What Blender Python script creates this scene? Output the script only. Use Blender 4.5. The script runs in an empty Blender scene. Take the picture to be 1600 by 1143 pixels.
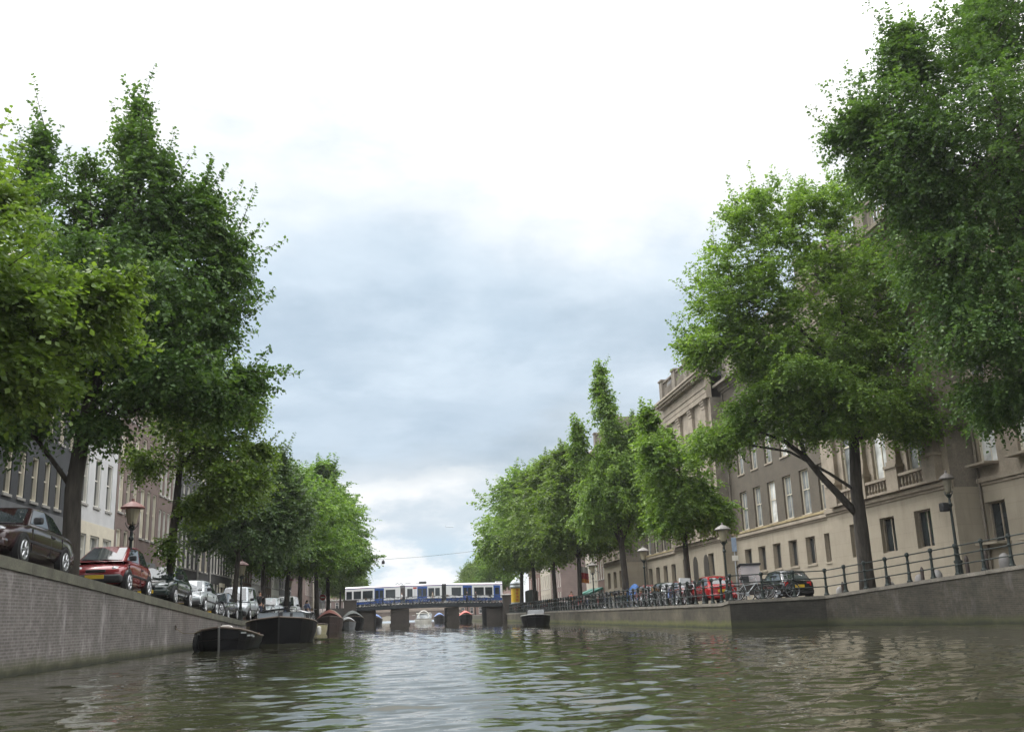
import bpy, bmesh, math, random
import numpy as np
from math import radians as R, pi, sin, cos, tan, atan, atan2, sqrt
S = bpy.context.scene
C = S.collection
EYE = 1.1                                    # the eye, sitting low in a boat; water is z = 0; +Y runs along the canal

# ---------------------------------------------------------------- camera
def make_camera():
    yaw, pitch, roll = R(6.54), R(14.005), R(2.0045)
    fw = np.array([sin(yaw)*cos(pitch), cos(yaw)*cos(pitch), sin(pitch)])
    r = np.array([cos(yaw), -sin(yaw), 0.0]); u = np.cross(r, fw)
    r2 = cos(roll)*r - sin(roll)*u; u2 = sin(roll)*r + cos(roll)*u
    cd = bpy.data.cameras.new('camera'); cd.lens = 34.99; cd.sensor_width = 36; cd.sensor_fit = 'HORIZONTAL'
    cd.clip_start = 0.1; cd.clip_end = 6000
    o = bpy.data.objects.new('camera', cd); C.objects.link(o)
    from mathutils import Matrix
    m = Matrix(((r2[0], u2[0], -fw[0], 0), (r2[1], u2[1], -fw[1], 0), (r2[2], u2[2], -fw[2], EYE), (0, 0, 0, 1)))
    o.matrix_world = m
    S.camera = o
make_camera()

# ---------------------------------------------------------------- sun, sky, exposure
SUN_EL, SUN_AZ = R(55), R(-42)               # azimuth clockwise from +Y: ahead and to the left, behind thin cloud
def make_sun():
    l = bpy.data.lights.new('sun', 'SUN'); l.energy = 1.5; l.angle = R(14); l.color = (1, .965, .91)
    o = bpy.data.objects.new('sun', l); C.objects.link(o)
    o.rotation_euler = (pi/2 - SUN_EL, 0, -SUN_AZ + pi)
    return o
make_sun()

def make_world():
    w = bpy.data.worlds.new('World'); S.world = w; w.use_nodes = True
    nt = w.node_tree; N = nt.nodes; L = nt.links; N.clear()
    def nd(t, **k):
        n = N.new(t)
        for a, b in k.items(): setattr(n, a, b)
        return n
    def math_(op, a, b=None, c=None, clamp=False):
        n = nd('ShaderNodeMath', operation=op); n.use_clamp = clamp
        for i, v in enumerate((a, b, c)):
            if v is None: continue
            if isinstance(v, (int, float)): n.inputs[i].default_value = v
            else: L.new(v, n.inputs[i])
        return n.outputs[0]
    def maprange(v, a, b, c, d, smooth=True):
        n = nd('ShaderNodeMapRange'); n.interpolation_type = 'SMOOTHSTEP' if smooth else 'LINEAR'
        L.new(v, n.inputs[0])
        for i, q in enumerate((a, b, c, d)): n.inputs[i+1].default_value = q
        return n.outputs[0]
    def mix(f, a, b, mode='MIX'):
        n = nd('ShaderNodeMix', data_type='RGBA', blend_type=mode)
        for i, v in ((0, f), (6, a), (7, b)):
            if isinstance(v, (int, float)): n.inputs[i].default_value = v
            elif isinstance(v, tuple): n.inputs[i].default_value = (*v, 1)
            else: L.new(v, n.inputs[i])
        return n.outputs[2]
    out = nd('ShaderNodeOutputWorld'); bg = nd('ShaderNodeBackground'); bg.inputs[1].default_value = 0.1
    L.new(bg.outputs[0], out.inputs[0])
    sky = nd('ShaderNodeTexSky', sky_type='NISHITA'); sky.sun_disc = False
    sky.sun_elevation = SUN_EL; sky.sun_rotation = SUN_AZ; sky.air_density = 1.0; sky.dust_density = 1.0
    tc = nd('ShaderNodeTexCoord'); sep = nd('ShaderNodeSeparateXYZ'); L.new(tc.outputs['Generated'], sep.inputs[0])
    X, Y, Z = sep.outputs
    zc = math_('ADD', math_('ABSOLUTE', Z), 0.16)
    cmb = nd('ShaderNodeCombineXYZ'); L.new(math_('DIVIDE', X, zc), cmb.inputs[0]); L.new(math_('DIVIDE', Y, zc), cmb.inputs[1])
    def noise(scale, det, rough, off, dist=0.0):
        mp = nd('ShaderNodeMapping'); mp.inputs['Location'].default_value = off
        L.new(cmb.outputs[0], mp.inputs[0])
        n = nd('ShaderNodeTexNoise'); n.inputs['Scale'].default_value = scale; n.inputs['Detail'].default_value = det
        n.inputs['Roughness'].default_value = rough; n.inputs['Distortion'].default_value = dist
        L.new(mp.outputs[0], n.inputs['Vector']); return n.outputs['Fac']
    n1 = noise(1.0, 9, .56, (3.3, 1.7, 0), .25)
    n2 = noise(2.3, 8, .6, (-4.1, 7.3, 2), .1)
    n3 = noise(0.55, 5, .5, (9.2, -2.6, 5))
    e = math_('ADD', Z, math_('MULTIPLY', math_('SUBTRACT', n1, .5), .44))
    e = math_('ADD', e, math_('MULTIPLY', math_('SUBTRACT', n2, .5), .10))
    # to the sides the cloud deck is thinner, so the white begins lower
    e = math_('ADD', e, math_('MULTIPLY', math_('MULTIPLY', math_('SUBTRACT', X, .06), math_('SUBTRACT', X, .06)), .40))
    ramp = nd('ShaderNodeValToRGB'); cr = ramp.color_ramp; cr.interpolation = 'EASE'
    stops = [(0.0, (.58, .64, .69)), (.05, (.64, .69, .73)), (.10, (.71, .74, .755)), (.13, (.57, .62, .65)),
             (.165, (.41, .485, .55)), (.25, (.435, .525, .61)), (.33, (.53, .62, .70)), (.42, (.69, .74, .78)), (.50, (.82, .83, .84))]
    while len(cr.elements) < len(stops): cr.elements.new(.5)
    for el, (p, c) in zip(cr.elements, stops): el.position = p; el.color = (*c, 1)
    L.new(e, ramp.inputs[0])
    col = mix(1.0, ramp.outputs[0], (.92, .91, .905), 'MULTIPLY')
    # fine light-and-dark structure inside the clouds
    col = mix(1.0, col, mix(maprange(n2, .3, .7, 0, 1), (.87, .90, .93), (1.11, 1.09, 1.08)), 'MULTIPLY')
    # one heavier, greyer mass ahead and a little to the left
    blob = math_('ADD', math_('ADD', math_('MULTIPLY', X, -.045), math_('MULTIPLY', Y, .972)), math_('MULTIPLY', Z, .23))
    blob = math_('ADD', blob, math_('MULTIPLY', math_('SUBTRACT', n1, .5), .05))
    bm = maprange(blob, .968, .995, 0, 1)
    col = mix(bm, col, (.90, .93, .955), 'MULTIPLY')
    col = mix(maprange(n3, .42, .62, 0, .55), col, (1.13, 1.11, 1.09), 'MULTIPLY')
    # brighter and brighter towards the zenith, where the veil of cloud is thin
    gain = maprange(e, .40, .95, 1.0, 3.6)
    cg = nd('ShaderNodeCombineColor')
    for i in range(3): L.new(gain, cg.inputs[i])
    col = mix(1.0, col, cg.outputs[0], 'MULTIPLY')
    col10 = mix(1.0, col, (10, 10, 10), 'MULTIPLY')
    # heaps of cumulus low down, white tops over grey-blue gaps
    mp = nd('ShaderNodeMapping'); mp.inputs['Scale'].default_value = (6.5, 6.5, 17); mp.inputs['Location'].default_value = (2.1, .4, 1.3)
    L.new(tc.outputs['Generated'], mp.inputs[0])
    n = nd('ShaderNodeTexNoise'); n.inputs['Scale'].default_value = 1.0; n.inputs['Detail'].default_value = 8; n.inputs['Roughness'].default_value = .56
    L.new(mp.outputs[0], n.inputs['Vector']); n4 = n.outputs['Fac']
    lowc = mix(maprange(n4, .40, .60, 0, 1), (.42, .495, .56), (.72, .725, .73))
    col = mix(math_('MULTIPLY', maprange(Z, .10, .165, 1, 0), .85), col, lowc)
    col10 = mix(1.0, col, (10, 10, 10), 'MULTIPLY')
    # breaks in the cloud just above the horizon let the blue sky through
    low = math_('MULTIPLY', maprange(Z, .018, .04, 0, 1), maprange(Z, .055, .09, 1, 0))
    brk = math_('MULTIPLY', low, maprange(n4, .44, .54, 1, 0))
    blue = mix(.6, sky.outputs[0], (2.1, 3.7, 5.6))
    fin = mix(math_('MULTIPLY', brk, .85), col10, blue)
    L.new(fin, bg.inputs[0])
make_world()
S.view_settings.view_transform = 'Standard'; S.view_settings.look = 'None'
S.view_settings.exposure = 0.55; S.view_settings.gamma = 1.0
S.render.engine = 'CYCLES'
S.cycles.max_bounces = 6; S.cycles.diffuse_bounces = 3; S.cycles.glossy_bounces = 3; S.cycles.transmission_bounces = 4
S.cycles.transparent_max_bounces = 8; S.cycles.caustics_reflective = False; S.cycles.caustics_refractive = False

# ---------------------------------------------------------------- helpers
rng = random.Random(7)
def kx(px, Y):                                # X of what stands at distance Y along the canal on the bearing of photo column px
    return Y*tan(atan((px-800)/1603.0) + R(6.05))
def zl(y):                                    # height of the left street: it climbs towards a bridge behind us
    return 1.3 + .0445*max(0.0, min(64.0 - y, 46.0))
def zr(x, y):                                 # height of the right street
    return 1.3 + .078*max(0.0, min(53.8 - y, 18.0))

class MB:
    def __init__(s): s.v = []; s.f = []
    def add(s, vs, fs):
        b = len(s.v); s.v.extend(vs); s.f.extend([tuple(i+b for i in f) for f in fs]); return s
    def box(s, x0, x1, y0, y1, z0, z1):
        return s.add([(x0,y0,z0),(x1,y0,z0),(x1,y1,z0),(x0,y1,z0),(x0,y0,z1),(x1,y0,z1),(x1,y1,z1),(x0,y1,z1)],
                     [(3,2,1,0),(4,5,6,7),(0,1,5,4),(1,2,6,5),(2,3,7,6),(3,0,4,7)])
    def quad(s, a, b, c, d): return s.add([a, b, c, d], [(0,1,2,3)])
    def poly(s, pts): return s.add(list(pts), [tuple(range(len(pts)))])
    def prism(s, pts, off):                   # closed polygon pushed along a vector
        n = len(pts); ox, oy, oz = off
        vs = list(pts) + [(p[0]+ox, p[1]+oy, p[2]+oz) for p in pts]
        fs = [tuple(range(n-1, -1, -1)), tuple(range(n, 2*n))] + [(i, (i+1) % n, (i+1) % n+n, i+n) for i in range(n)]
        return s.add(vs, fs)
    def tube(s, path, rad, n=6, cap=True):
        P = [np.array(p, float) for p in path]; k = len(P)
        if isinstance(rad, (int, float)): rad = [rad]*k
        vs = []; ref = None
        for i in range(k):
            t = P[min(i+1, k-1)] - P[max(i-1, 0)]; l = np.linalg.norm(t); t = t/l if l > 1e-9 else np.array([0,0,1.])
            if ref is None: ref = np.array([1.,0,0]) if abs(t[0]) < .8 else np.array([0,1.,0])
            a = ref - t*ref.dot(t); a /= max(np.linalg.norm(a), 1e-9); ref = a; b = np.cross(t, a)
            for j in range(n):
                q = 2*pi*j/n; vs.append(tuple(P[i] + rad[i]*(cos(q)*a + sin(q)*b)))
        fs = [(i*n+j, i*n+(j+1) % n, (i+1)*n+(j+1) % n, (i+1)*n+j) for i in range(k-1) for j in range(n)]
        if cap: fs += [tuple(range(n-1, -1, -1)), tuple(range((k-1)*n, k*n))]
        return s.add(vs, fs)
    def lathe(s, prof, n=12, c=(0, 0, 0)):    # prof: (radius, z)
        k = len(prof); vs = []; fs = []
        for r_, z in prof:
            for j in range(n):
                q = 2*pi*j/n; vs.append((c[0]+r_*cos(q), c[1]+r_*sin(q), c[2]+z))
        for i in range(k-1):
            for j in range(n): fs.append((i*n+j, i*n+(j+1) % n, (i+1)*n+(j+1) % n, (i+1)*n+j))
        fs += [tuple(range(n-1, -1, -1)), tuple(range((k-1)*n, k*n))]
        return s.add(vs, fs)
    def ring(s, c, axis, Rr, r_, n=20, m=6):  # torus
        c = np.array(c, float); ax = np.array(axis, float); ax /= np.linalg.norm(ax)
        a = np.cross(ax, [0, 0, 1.]);
        if np.linalg.norm(a) < .1: a = np.cross(ax, [1., 0, 0])
        a /= np.linalg.norm(a); b = np.cross(ax, a); vs = []; fs = []
        for i in range(n):
            q = 2*pi*i/n; d = cos(q)*a + sin(q)*b
            for j in range(m):
                w = 2*pi*j/m; vs.append(tuple(c + d*(Rr + r_*cos(w)) + ax*r_*sin(w)))
        for i in range(n):
            for j in range(m): fs.append((i*m+j, ((i+1) % n)*m+j, ((i+1) % n)*m+(j+1) % m, i*m+(j+1) % m))
        return s.add(vs, fs)
    def disc(s, c, axis, r_, t, n=16):        # short cylinder
        c = np.array(c, float); ax = np.array(axis, float); ax /= np.linalg.norm(ax)
        return s.tube([c - ax*t/2, c + ax*t/2], r_, n)
    def mesh(s, name, smooth=False):
        me = bpy.data.meshes.new(name); me.from_pydata(s.v, [], s.f); me.update()
        if smooth: me.shade_smooth()
        return me
    def build(s, name, mat, parent=None, smooth=False, loc=None):
        me = s.mesh(name, smooth); me.materials.append(mat)
        return put(name, me, parent, loc)
def put(name, me, parent=None, loc=None, rot=None):
    o = bpy.data.objects.new(name, me); C.objects.link(o)
    if parent: o.parent = parent
    if loc is not None: o.location = loc
    if rot is not None: o.rotation_euler = rot
    return o
def tag(o, label=None, cat=None, group=None, kind=None):
    if label: o['label'] = label
    if cat: o['category'] = cat
    if group: o['group'] = group
    if kind: o['kind'] = kind
    return o
def thing(name, label, cat, loc=(0, 0, 0), rz=0, group=None):
    o = bpy.data.objects.new(name, None); C.objects.link(o); o.empty_display_size = .2
    o.location = loc; o.rotation_euler = (0, 0, rz)
    return tag(o, label, cat, group)
def copy_tree(o, parent=None):
    c = o.copy(); C.objects.link(c)
    if parent: c.parent = parent
    for ch in list(o.children): copy_tree(ch, c)
    return c
def dup(o, label, loc, rz=0, scale=1):
    c = copy_tree(o); c.location = loc; c.rotation_euler = (0, 0, rz); c.scale = (scale, scale, scale); c['label'] = label
    return c
def subsurf(o, n=1):
    m = o.modifiers.new('smooth', 'SUBSURF'); m.levels = n; m.render_levels = n; return o
def bevel(o, w=.02, seg=2):
    m = o.modifiers.new('edge', 'BEVEL'); m.width = w; m.segments = seg; m.limit_method = 'ANGLE'; return o

# ---------------------------------------------------------------- materials
class NT:
    def __init__(s, name):
        s.m = bpy.data.materials.new(name); s.m.use_nodes = True; s.t = s.m.node_tree
        s.b = s.t.nodes['Principled BSDF']; s.out = s.t.nodes['Material Output']; s.tc = s.new('ShaderNodeTexCoord')
    def new(s, t, **k):
        n = s.t.nodes.new(t)
        for a, b in k.items(): setattr(n, a, b)
        return n
    def link(s, a, b): s.t.links.new(a, b)
    def setv(s, sock, v):
        if v is None: return
        if isinstance(v, (int, float)): sock.default_value = v
        elif isinstance(v, tuple): sock.default_value = (*v, 1) if len(v) == 3 and sock.type == 'RGBA' else v
        else: s.link(v, sock)
    def coord(s, scale=(1, 1, 1), kind='Object', loc=(0, 0, 0), rot=(0, 0, 0)):
        mp = s.new('ShaderNodeMapping'); mp.inputs['Scale'].default_value = scale; mp.inputs['Location'].default_value = loc
        mp.inputs['Rotation'].default_value = rot
        s.link(s.tc.outputs[kind], mp.inputs[0]); return mp.outputs[0]
    def noise(s, scale=1., det=4, rough=.55, vec=None, dist=0.):
        n = s.new('ShaderNodeTexNoise'); n.inputs['Scale'].default_value = scale; n.inputs['Detail'].default_value = det
        n.inputs['Roughness'].default_value = rough; n.inputs['Distortion'].default_value = dist
        s.link(vec if vec is not None else s.coord(), n.inputs['Vector']); return n.outputs['Fac']
    def ramp(s, f, stops, interp='LINEAR'):
        r = s.new('ShaderNodeValToRGB'); cr = r.color_ramp; cr.interpolation = interp
        while len(cr.elements) < len(stops): cr.elements.new(.5)
        for el, (p, c) in zip(cr.elements, stops):
            el.position = p; el.color = (*c, 1) if isinstance(c, tuple) else (c, c, c, 1)
        s.link(f, r.inputs[0]); return r.outputs[0]
    def mix(s, f, a, b, mode='MIX'):
        n = s.new('ShaderNodeMix', data_type='RGBA', blend_type=mode)
        for i, v in ((0, f), (6, a), (7, b)): s.setv(n.inputs[i], v)
        return n.outputs[2]
    def math(s, op, a, b=None):
        n = s.new('ShaderNodeMath', operation=op)
        for i, v in enumerate((a, b)): s.setv(n.inputs[i], v)
        return n.outputs[0]
    def sep(s, vec):
        n = s.new('ShaderNodeSeparateXYZ'); s.link(vec, n.inputs[0]); return n.outputs
    def bump(s, h, strength=.3, dist=.02):
        n = s.new('ShaderNodeBump'); n.inputs['Strength'].default_value = strength; n.inputs['Distance'].default_value = dist
        s.link(h, n.inputs['Height']); s.link(n.outputs[0], s.b.inputs['Normal'])
    def fin(s, col=None, rough=None, metal=None, spec=None):
        s.setv(s.b.inputs['Base Color'], col); s.setv(s.b.inputs['Roughness'], rough)
        s.setv(s.b.inputs['Metallic'], metal); s.setv(s.b.inputs['Specular IOR Level'], spec)
        return s.m
MAT = {}
def plain(name, col, rough=.6, metal=0., var=.18, scale=3., bump=0., spec=None, fine=0.):
    """a painted or raw surface with slight uneven colour"""
    if name in MAT: return MAT[name]
    n = NT(name); f = n.noise(scale, 5, .6)
    lo = tuple(c*(1-var) for c in col); hi = tuple(min(1, c*(1+var)) for c in col)
    c = n.ramp(f, [(.3, lo), (.7, hi)])
    if fine: c = n.mix(1., c, n.ramp(n.noise(scale*14, 3, .6), [(.35, 1-fine), (.65, 1.0)]), 'MULTIPLY')
    if bump: n.bump(n.noise(scale*8, 4, .6), bump, .02)
    MAT[name] = n.fin(c, rough, metal, spec); return MAT[name]
def carpaint(name, col, rough=.22):
    if name in MAT: return MAT[name]
    n = NT(name); f = n.noise(5, 5, .6)
    c = n.ramp(f, [(.3, tuple(q*.86 for q in col)), (.7, col)])
    n.setv(n.b.inputs['Coat Weight'], .6); n.setv(n.b.inputs['Coat Roughness'], .08)
    MAT[name] = n.fin(c, rough, .15); return MAT[name]
def brick(name, c1, c2, mortar, bw=.22, bh=.065, stain=.5, vert=True, dark=(.05, .05, .04), ms=.012, rough=.85, axis='XZ'):
    if name in MAT: return MAT[name]
    n = NT(name)
    o = n.sep(n.coord()); cmb = n.new('ShaderNodeCombineXYZ')
    a, b = {'XZ': (0, 2), 'YZ': (1, 2), 'XY': (0, 1)}[axis]
    n.link(o[a], cmb.inputs[0]); n.link(o[b], cmb.inputs[1])
    t = n.new('ShaderNodeTexBrick'); n.link(cmb.outputs[0], t.inputs['Vector'])
    for k, v in (('Scale', 1.), ('Mortar Size', ms), ('Mortar Smooth', .2), ('Bias', -.1), ('Brick Width', bw), ('Row Height', bh)): t.inputs[k].default_value = v
    for k, v in (('Color1', c1), ('Color2', c2), ('Mortar', mortar)): t.inputs[k].default_value = (*v, 1)
    col = t.outputs['Color']
    blot = n.noise(.55, 6, .65)
    col = n.mix(1., col, n.ramp(blot, [(.25, 1-stain), (.75, 1.12)]), 'MULTIPLY')
    if vert:
        st = n.noise(1., 5, .6, n.coord((1.6, 1.6, .22)))
        col = n.mix(n.ramp(st, [(.52, 0.), (.74, .65)]), col, dark)
    n.bump(t.outputs['Fac'], -.35, .012)
    MAT[name] = n.fin(col, rough); return MAT[name]
def glass(name='window_glass', col=(.016, .02, .022), rough=.04, curtain=0.):
    if name in MAT: return MAT[name]
    n = NT(name); f = n.noise(.9, 3, .5)
    c = n.ramp(f, [(.35, col), (.65, tuple(min(1, q*2.2 + curtain) for q in col))])
    n.setv(n.b.inputs['IOR'], 1.5)
    h = n.noise(1.3, 2, .5); n.bump(h, .04, .05)
    MAT[name] = n.fin(c, rough, 0., .6); return MAT[name]
# ================================================================ THE SETTING
def water_material():
    n = NT('canal_water')
    c = n.ramp(n.noise(.35, 4, .6), [(.3, (.021, .022, .012)), (.7, (.032, .032, .019))])
    n.setv(n.b.inputs['IOR'], 1.333)
    h = n.noise(6.5, 3, .6, n.coord((1, 1.5, 1)), .3)
    n.bump(h, .09, .02)
    return n.fin(c, .02, 0., .5)
def make_water():
    ys = [1.5]; d = .07
    while ys[-1] < 345:
        ys.append(ys[-1] + max(.075, ys[-1]*.0052) if ys[-1] < 120 else ys[-1] + 2.0)
    ys = np.array([-30, -10, -2, 0.] + ys)
    xs = np.concatenate([np.arange(-10.6, 21, .13), np.arange(21, 34, .22)])
    Xg, Yg = np.meshgrid(xs, ys); Z = np.zeros_like(Xg)
    r = np.random.RandomState(5)
    for i in range(90):
        lam = .22*(10.0**(r.rand()**2.2)); k = 2*pi/lam
        th = r.normal(pi/2+.1, .55); a = .0025*lam**.8*(.5+r.rand())
        ph = r.rand()*2*pi
        arg = k*(Xg*cos(th)+Yg*sin(th))+ph + .9*np.sin(.21*Xg+.13*Yg+i)
        fade = np.clip(1.0-(Yg*.0052*2.4/lam-.55), 0, 1)       # short waves stop where the grid can no longer carry them
        Z += a*np.sin(arg)*fade
    calm = .55+.45*np.sin(.11*Xg-.05*Yg+.7)*np.sin(.07*Yg+.16*Xg)
    Z *= (.7+.6*np.clip(calm, 0, 1))
    Z *= np.clip((Yg-1)/2, 0, 1)
    ny, nx = Xg.shape
    V = np.stack([Xg, Yg, Z], -1).reshape(-1, 3)
    i = np.arange((ny-1)*(nx-1)); a = (i//(nx-1))*nx + i % (nx-1)
    F = np.stack([a, a+1, a+nx+1, a+nx], -1)
    me = np_mesh('water', V, F); me.shade_smooth(); me.materials.append(water_material())
    tag(put('water', me), kind='structure')
def np_mesh(name, V, F):
    me = bpy.data.meshes.new(name); k = F.shape[1]
    me.vertices.add(len(V)); me.vertices.foreach_set('co', np.ascontiguousarray(V, dtype=np.float32).ravel())
    me.loops.add(F.size); me.loops.foreach_set('vertex_index', np.ascontiguousarray(F, dtype=np.int32).ravel())
    me.polygons.add(len(F)); me.polygons.foreach_set('loop_start', np.arange(0, F.size, k, dtype=np.int32))
    try: me.polygons.foreach_set('loop_total', np.full(len(F), k, dtype=np.int32))
    except Exception: pass
    me.update(calc_edges=True); return me
make_water()

M_clinker = brick('street_clinkers', (.13, .095, .08), (.10, .08, .07), (.06, .055, .05), .2, .1, .4, False, axis='XY')
M_paving = brick('pavement_tiles', (.24, .23, .215), (.20, .195, .18), (.10, .10, .09), .6, .3, .35, False, axis='XY')
M_soil = plain('soil', (.09, .075, .055), .95, var=.4, scale=.3)
tag(MB().box(-600, 600, -300, 900, -2.2, -1.8).build('ground', M_soil), kind='structure')
def street_sheet(name, rows, mat, dz=0., thick=1.2):
    m = MB(); n = len(rows[0])
    for row in rows:
        for (x, y, z) in row: m.v.append((x, y, z+dz))
    for i in range(len(rows)-1):
        for j in range(n-1):
            a = i*n+j; m.f.append((a, a+1, a+n+1, a+n))
    o = m.build(name, mat); tag(o, kind='structure'); return o
LY = list(range(-20, 70, 3)) + list(range(70, 345, 15))
street_sheet('left_street', [[(x, y, zl(y)) for x in (-70, -30, -15.0, -10.15)] for y in LY], M_clinker)
m = MB()
for y0, y1 in zip(LY[:-1], LY[1:]):
    m.add([(-17.4, y0, zl(y0)+.12), (-14.6, y0, zl(y0)+.12), (-14.6, y1, zl(y1)+.12), (-17.4, y1, zl(y1)+.12),
           (-14.6, y0, zl(y0)-.05), (-14.6, y1, zl(y1)-.05)], [(0, 1, 2, 3), (1, 4, 5, 2)])
tag(m.build('left_pavement', M_paving), kind='structure')
RW = [(16.2, 345.), (16.3, 158.), (17.1, 52.4), (21.9, 51.3), (25.6, 40.5), (28.4, 31.5), (29.0, 24.0), (29.0, -20.)]
RY = [345, 300, 250, 200, 158, 130, 100, 80, 70, 60, 56, 52.4]
def rwx(y):
    for (x0, y0), (x1, y1) in zip(RW[:-1], RW[1:]):
        if y1 <= y <= y0: return x0 + (x1-x0)*(y0-y)/(y0-y1)
    return 16.2
street_sheet('right_street', [[(x if x > 17 else rwx(y)+.15, y, zr(0, y)) for x in (16, 24, 40, 90)] for y in RY], M_clinker)
street_sheet('right_forecourt', [[(rwx(y)+t*(90-rwx(y))+.15*(1-t), y, zr(0, y)) for t in (0, .1, .3, 1)] for y in (52.4, 52, 51.3, 49, 46, 43, 40.5, 37, 34, 31.5, 24, -20)], M_paving, dz=.004)
m = MB()
for y0, y1 in zip(RY[:-1], RY[1:]):
    m.add([(25.6, y0, zr(0, y0)+.12), (31, y0, zr(0, y0)+.12), (31, y1, zr(0, y1)+.12), (25.6, y1, zr(0, y1)+.12), (25.6, y0, zr(0, y0)-.05), (25.6, y1, zr(0, y1)-.05)],
          [(3, 2, 1, 0), (0, 4, 5, 3)])
tag(m.build('right_pavement', M_paving), kind='structure')

# ---------------------------------------------------------------- quay walls
def quay_material(name, c1, c2, mortar, bw, bh, stain, algae, white=0., dark=(.05, .05, .035), ms=.014):
    n = NT(name); uv = n.coord(kind='UV'); t = n.new('ShaderNodeTexBrick'); n.link(uv, t.inputs['Vector'])
    for k, v in (('Scale', 1.), ('Mortar Size', ms), ('Mortar Smooth', .3), ('Bias', 0.), ('Brick Width', bw), ('Row Height', bh)): t.inputs[k].default_value = v
    for k, v in (('Color1', c1), ('Color2', c2), ('Mortar', mortar)): t.inputs[k].default_value = (*v, 1)
    col = n.mix(1., t.outputs['Color'], n.ramp(n.noise(.35, 6, .65, uv), [(.28, 1-stain), (.72, 1.15)]), 'MULTIPLY')
    col = n.mix(1., col, n.ramp(n.noise(3.2, 7, .75, uv), [(.32, .62), (.66, 1.18)]), 'MULTIPLY')
    col = n.mix(n.ramp(n.noise(1., 5, .62, n.coord((.9, .16, 1), 'UV')), [(.50, 0.), (.72, .7)]), col, dark)      # damp streaks
    if white:                                                                                                 # salts leached out of the joints
        w = n.ramp(n.noise(1., 6, .7, n.coord((1.3, .42, 1), 'UV', (3, 7, 0))), [(.54, 0.), (.74, white)])
        col = n.mix(w, col, (.40, .37, .36))
    s = n.sep(uv); h = n.math('ADD', s[1], n.math('MULTIPLY', n.noise(1.1, 5, .65, uv), .5))
    col = n.mix(n.ramp(h, [(.36, .9), (.70, 0.)]), col, algae)
    col = n.mix(n.ramp(h, [(.28, .9), (.46, 0.)]), col, (.022, .024, .014))
    n.bump(t.outputs['Fac'], -.5, .015)
    return n.fin(col, .8)
def uv_strip(name, path, zt, mat, parent, zbot=-1.2, flip=False, step=2.5):
    """vertical wall along a plan path; UV in metres"""
    pts = []; s_ = 0
    for (x0, y0), (x1, y1) in zip(path[:-1], path[1:]):
        d = math.hypot(x1-x0, y1-y0); k = max(1, int(d/step))
        for i in range(k): pts.append((x0+(x1-x0)*i/k, y0+(y1-y0)*i/k, s_+d*i/k))
        s_ += d
    pts.append((*path[-1], s_))
    vs = []; fs = []; uv = []
    for i, (x, y, s) in enumerate(pts):
        z = zt(x, y); vs += [(x, y, zbot), (x, y, z)]; uv += [(s, zbot), (s, z)]
        if i: a = 2*i; fs.append((a-2, a, a+1, a-1) if not flip else (a, a-2, a-1, a+1))
    me = bpy.data.meshes.new(name); me.from_pydata(vs, [], fs); l = me.uv_layers.new()
    for p in me.polygons:
        for li in p.loop_indices: l.data[li].uv = uv[me.loops[li].vertex_index]
    me.materials.append(mat); return put(name, me, parent)
def coping(path, zt, w_out, w_in, h, mat, parent, seg=1.25, rise=.02):
    m = MB(); r = random.Random(3)
    for (x0, y0), (x1, y1) in zip(path[:-1], path[1:]):
        d = math.hypot(x1-x0, y1-y0); k = max(1, int(d/(seg if max(y0, y1) < 160 else 12))); tx, ty = (x1-x0)/d, (y1-y0)/d; nx, ny = ty, -tx
        for i in range(k):
            a, b = d*i/k + .006, d*(i+1)/k - .006; j = r.uniform(-.006, .006)
            q = []
            for s in (a, b):
                for w in (w_out, -w_in):
                    x, y = x0+tx*s+nx*w, y0+ty*s+ny*w; q.append((x, y, zt(x0+tx*s, y0+ty*s)+rise+j))
            lo = [(p[0], p[1], p[2]-h) for p in q]
            m.add(q+lo, [(0, 1, 3, 2), (4, 6, 7, 5), (0, 4, 5, 1), (2, 3, 7, 6), (0, 2, 6, 4), (1, 5, 7, 3)])
    return m.build('coping', mat, parent)
M_lq = quay_material('left_quay_brick', (.172, .152, .138), (.132, .116, .106), (.225, .208, .194), .34, .088, .40, (.070, .072, .028), white=.75, dark=(.085, .080, .066), ms=.02)
M_rq = quay_material('right_quay_render', (.128, .110, .074), (.092, .080, .055), (.066, .060, .044), 1.3, .45, .65, (.110, .122, .022), dark=(.036, .033, .022), ms=.008)
M_rq2 = quay_material('old_quay_brick', (.084, .072, .050), (.056, .049, .034), (.092, .083, .064), .30, .085, .6, (.056, .062, .020), white=.16, dark=(.020, .021, .014))
M_cop = plain('coping_stone', (.135, .132, .098), .85, var=.35, scale=1.2, bump=.3, fine=.3)
M_cop2 = plain('coping_stone_pale', (.22, .20, .165), .85, var=.3, scale=1.2, bump=.3, fine=.3)
t = thing('quay_wall', 'long grey brick quay wall with mossy coping on the left side of the canal', 'quay wall', (0, 0, 0))
LW = [(-10, -20.), (-10, 345.)]
uv_strip('wall_face', LW, lambda x, y: zl(y)-.25, M_lq, t)
coping(LW, lambda x, y: zl(y), .05, .5, .30, M_cop, t)
rg = MB()
for y in (46.5, 58.0): rg.ring((-9.93, y, 1.05), (1, 0, .2), .10, .018)
rg.build('mooring_ring', plain('rusty_iron', (.06, .045, .035), .8), t)
t = thing('quay_wall', 'stained right quay wall with iron railing, stepping back at a corner', 'quay wall', (0, 0, 0))
uv_strip('wall_face', RW[:3], lambda x, y: zr(x, y)-.13, M_rq, t)
M_rq3 = quay_material('shaded_quay_brick', (.050, .045, .034), (.036, .033, .025), (.056, .051, .040), .30, .085, .6, (.050, .056, .018), dark=(.016, .016, .011))  # stained brick, coloured darker for the shade on the corner face
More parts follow.
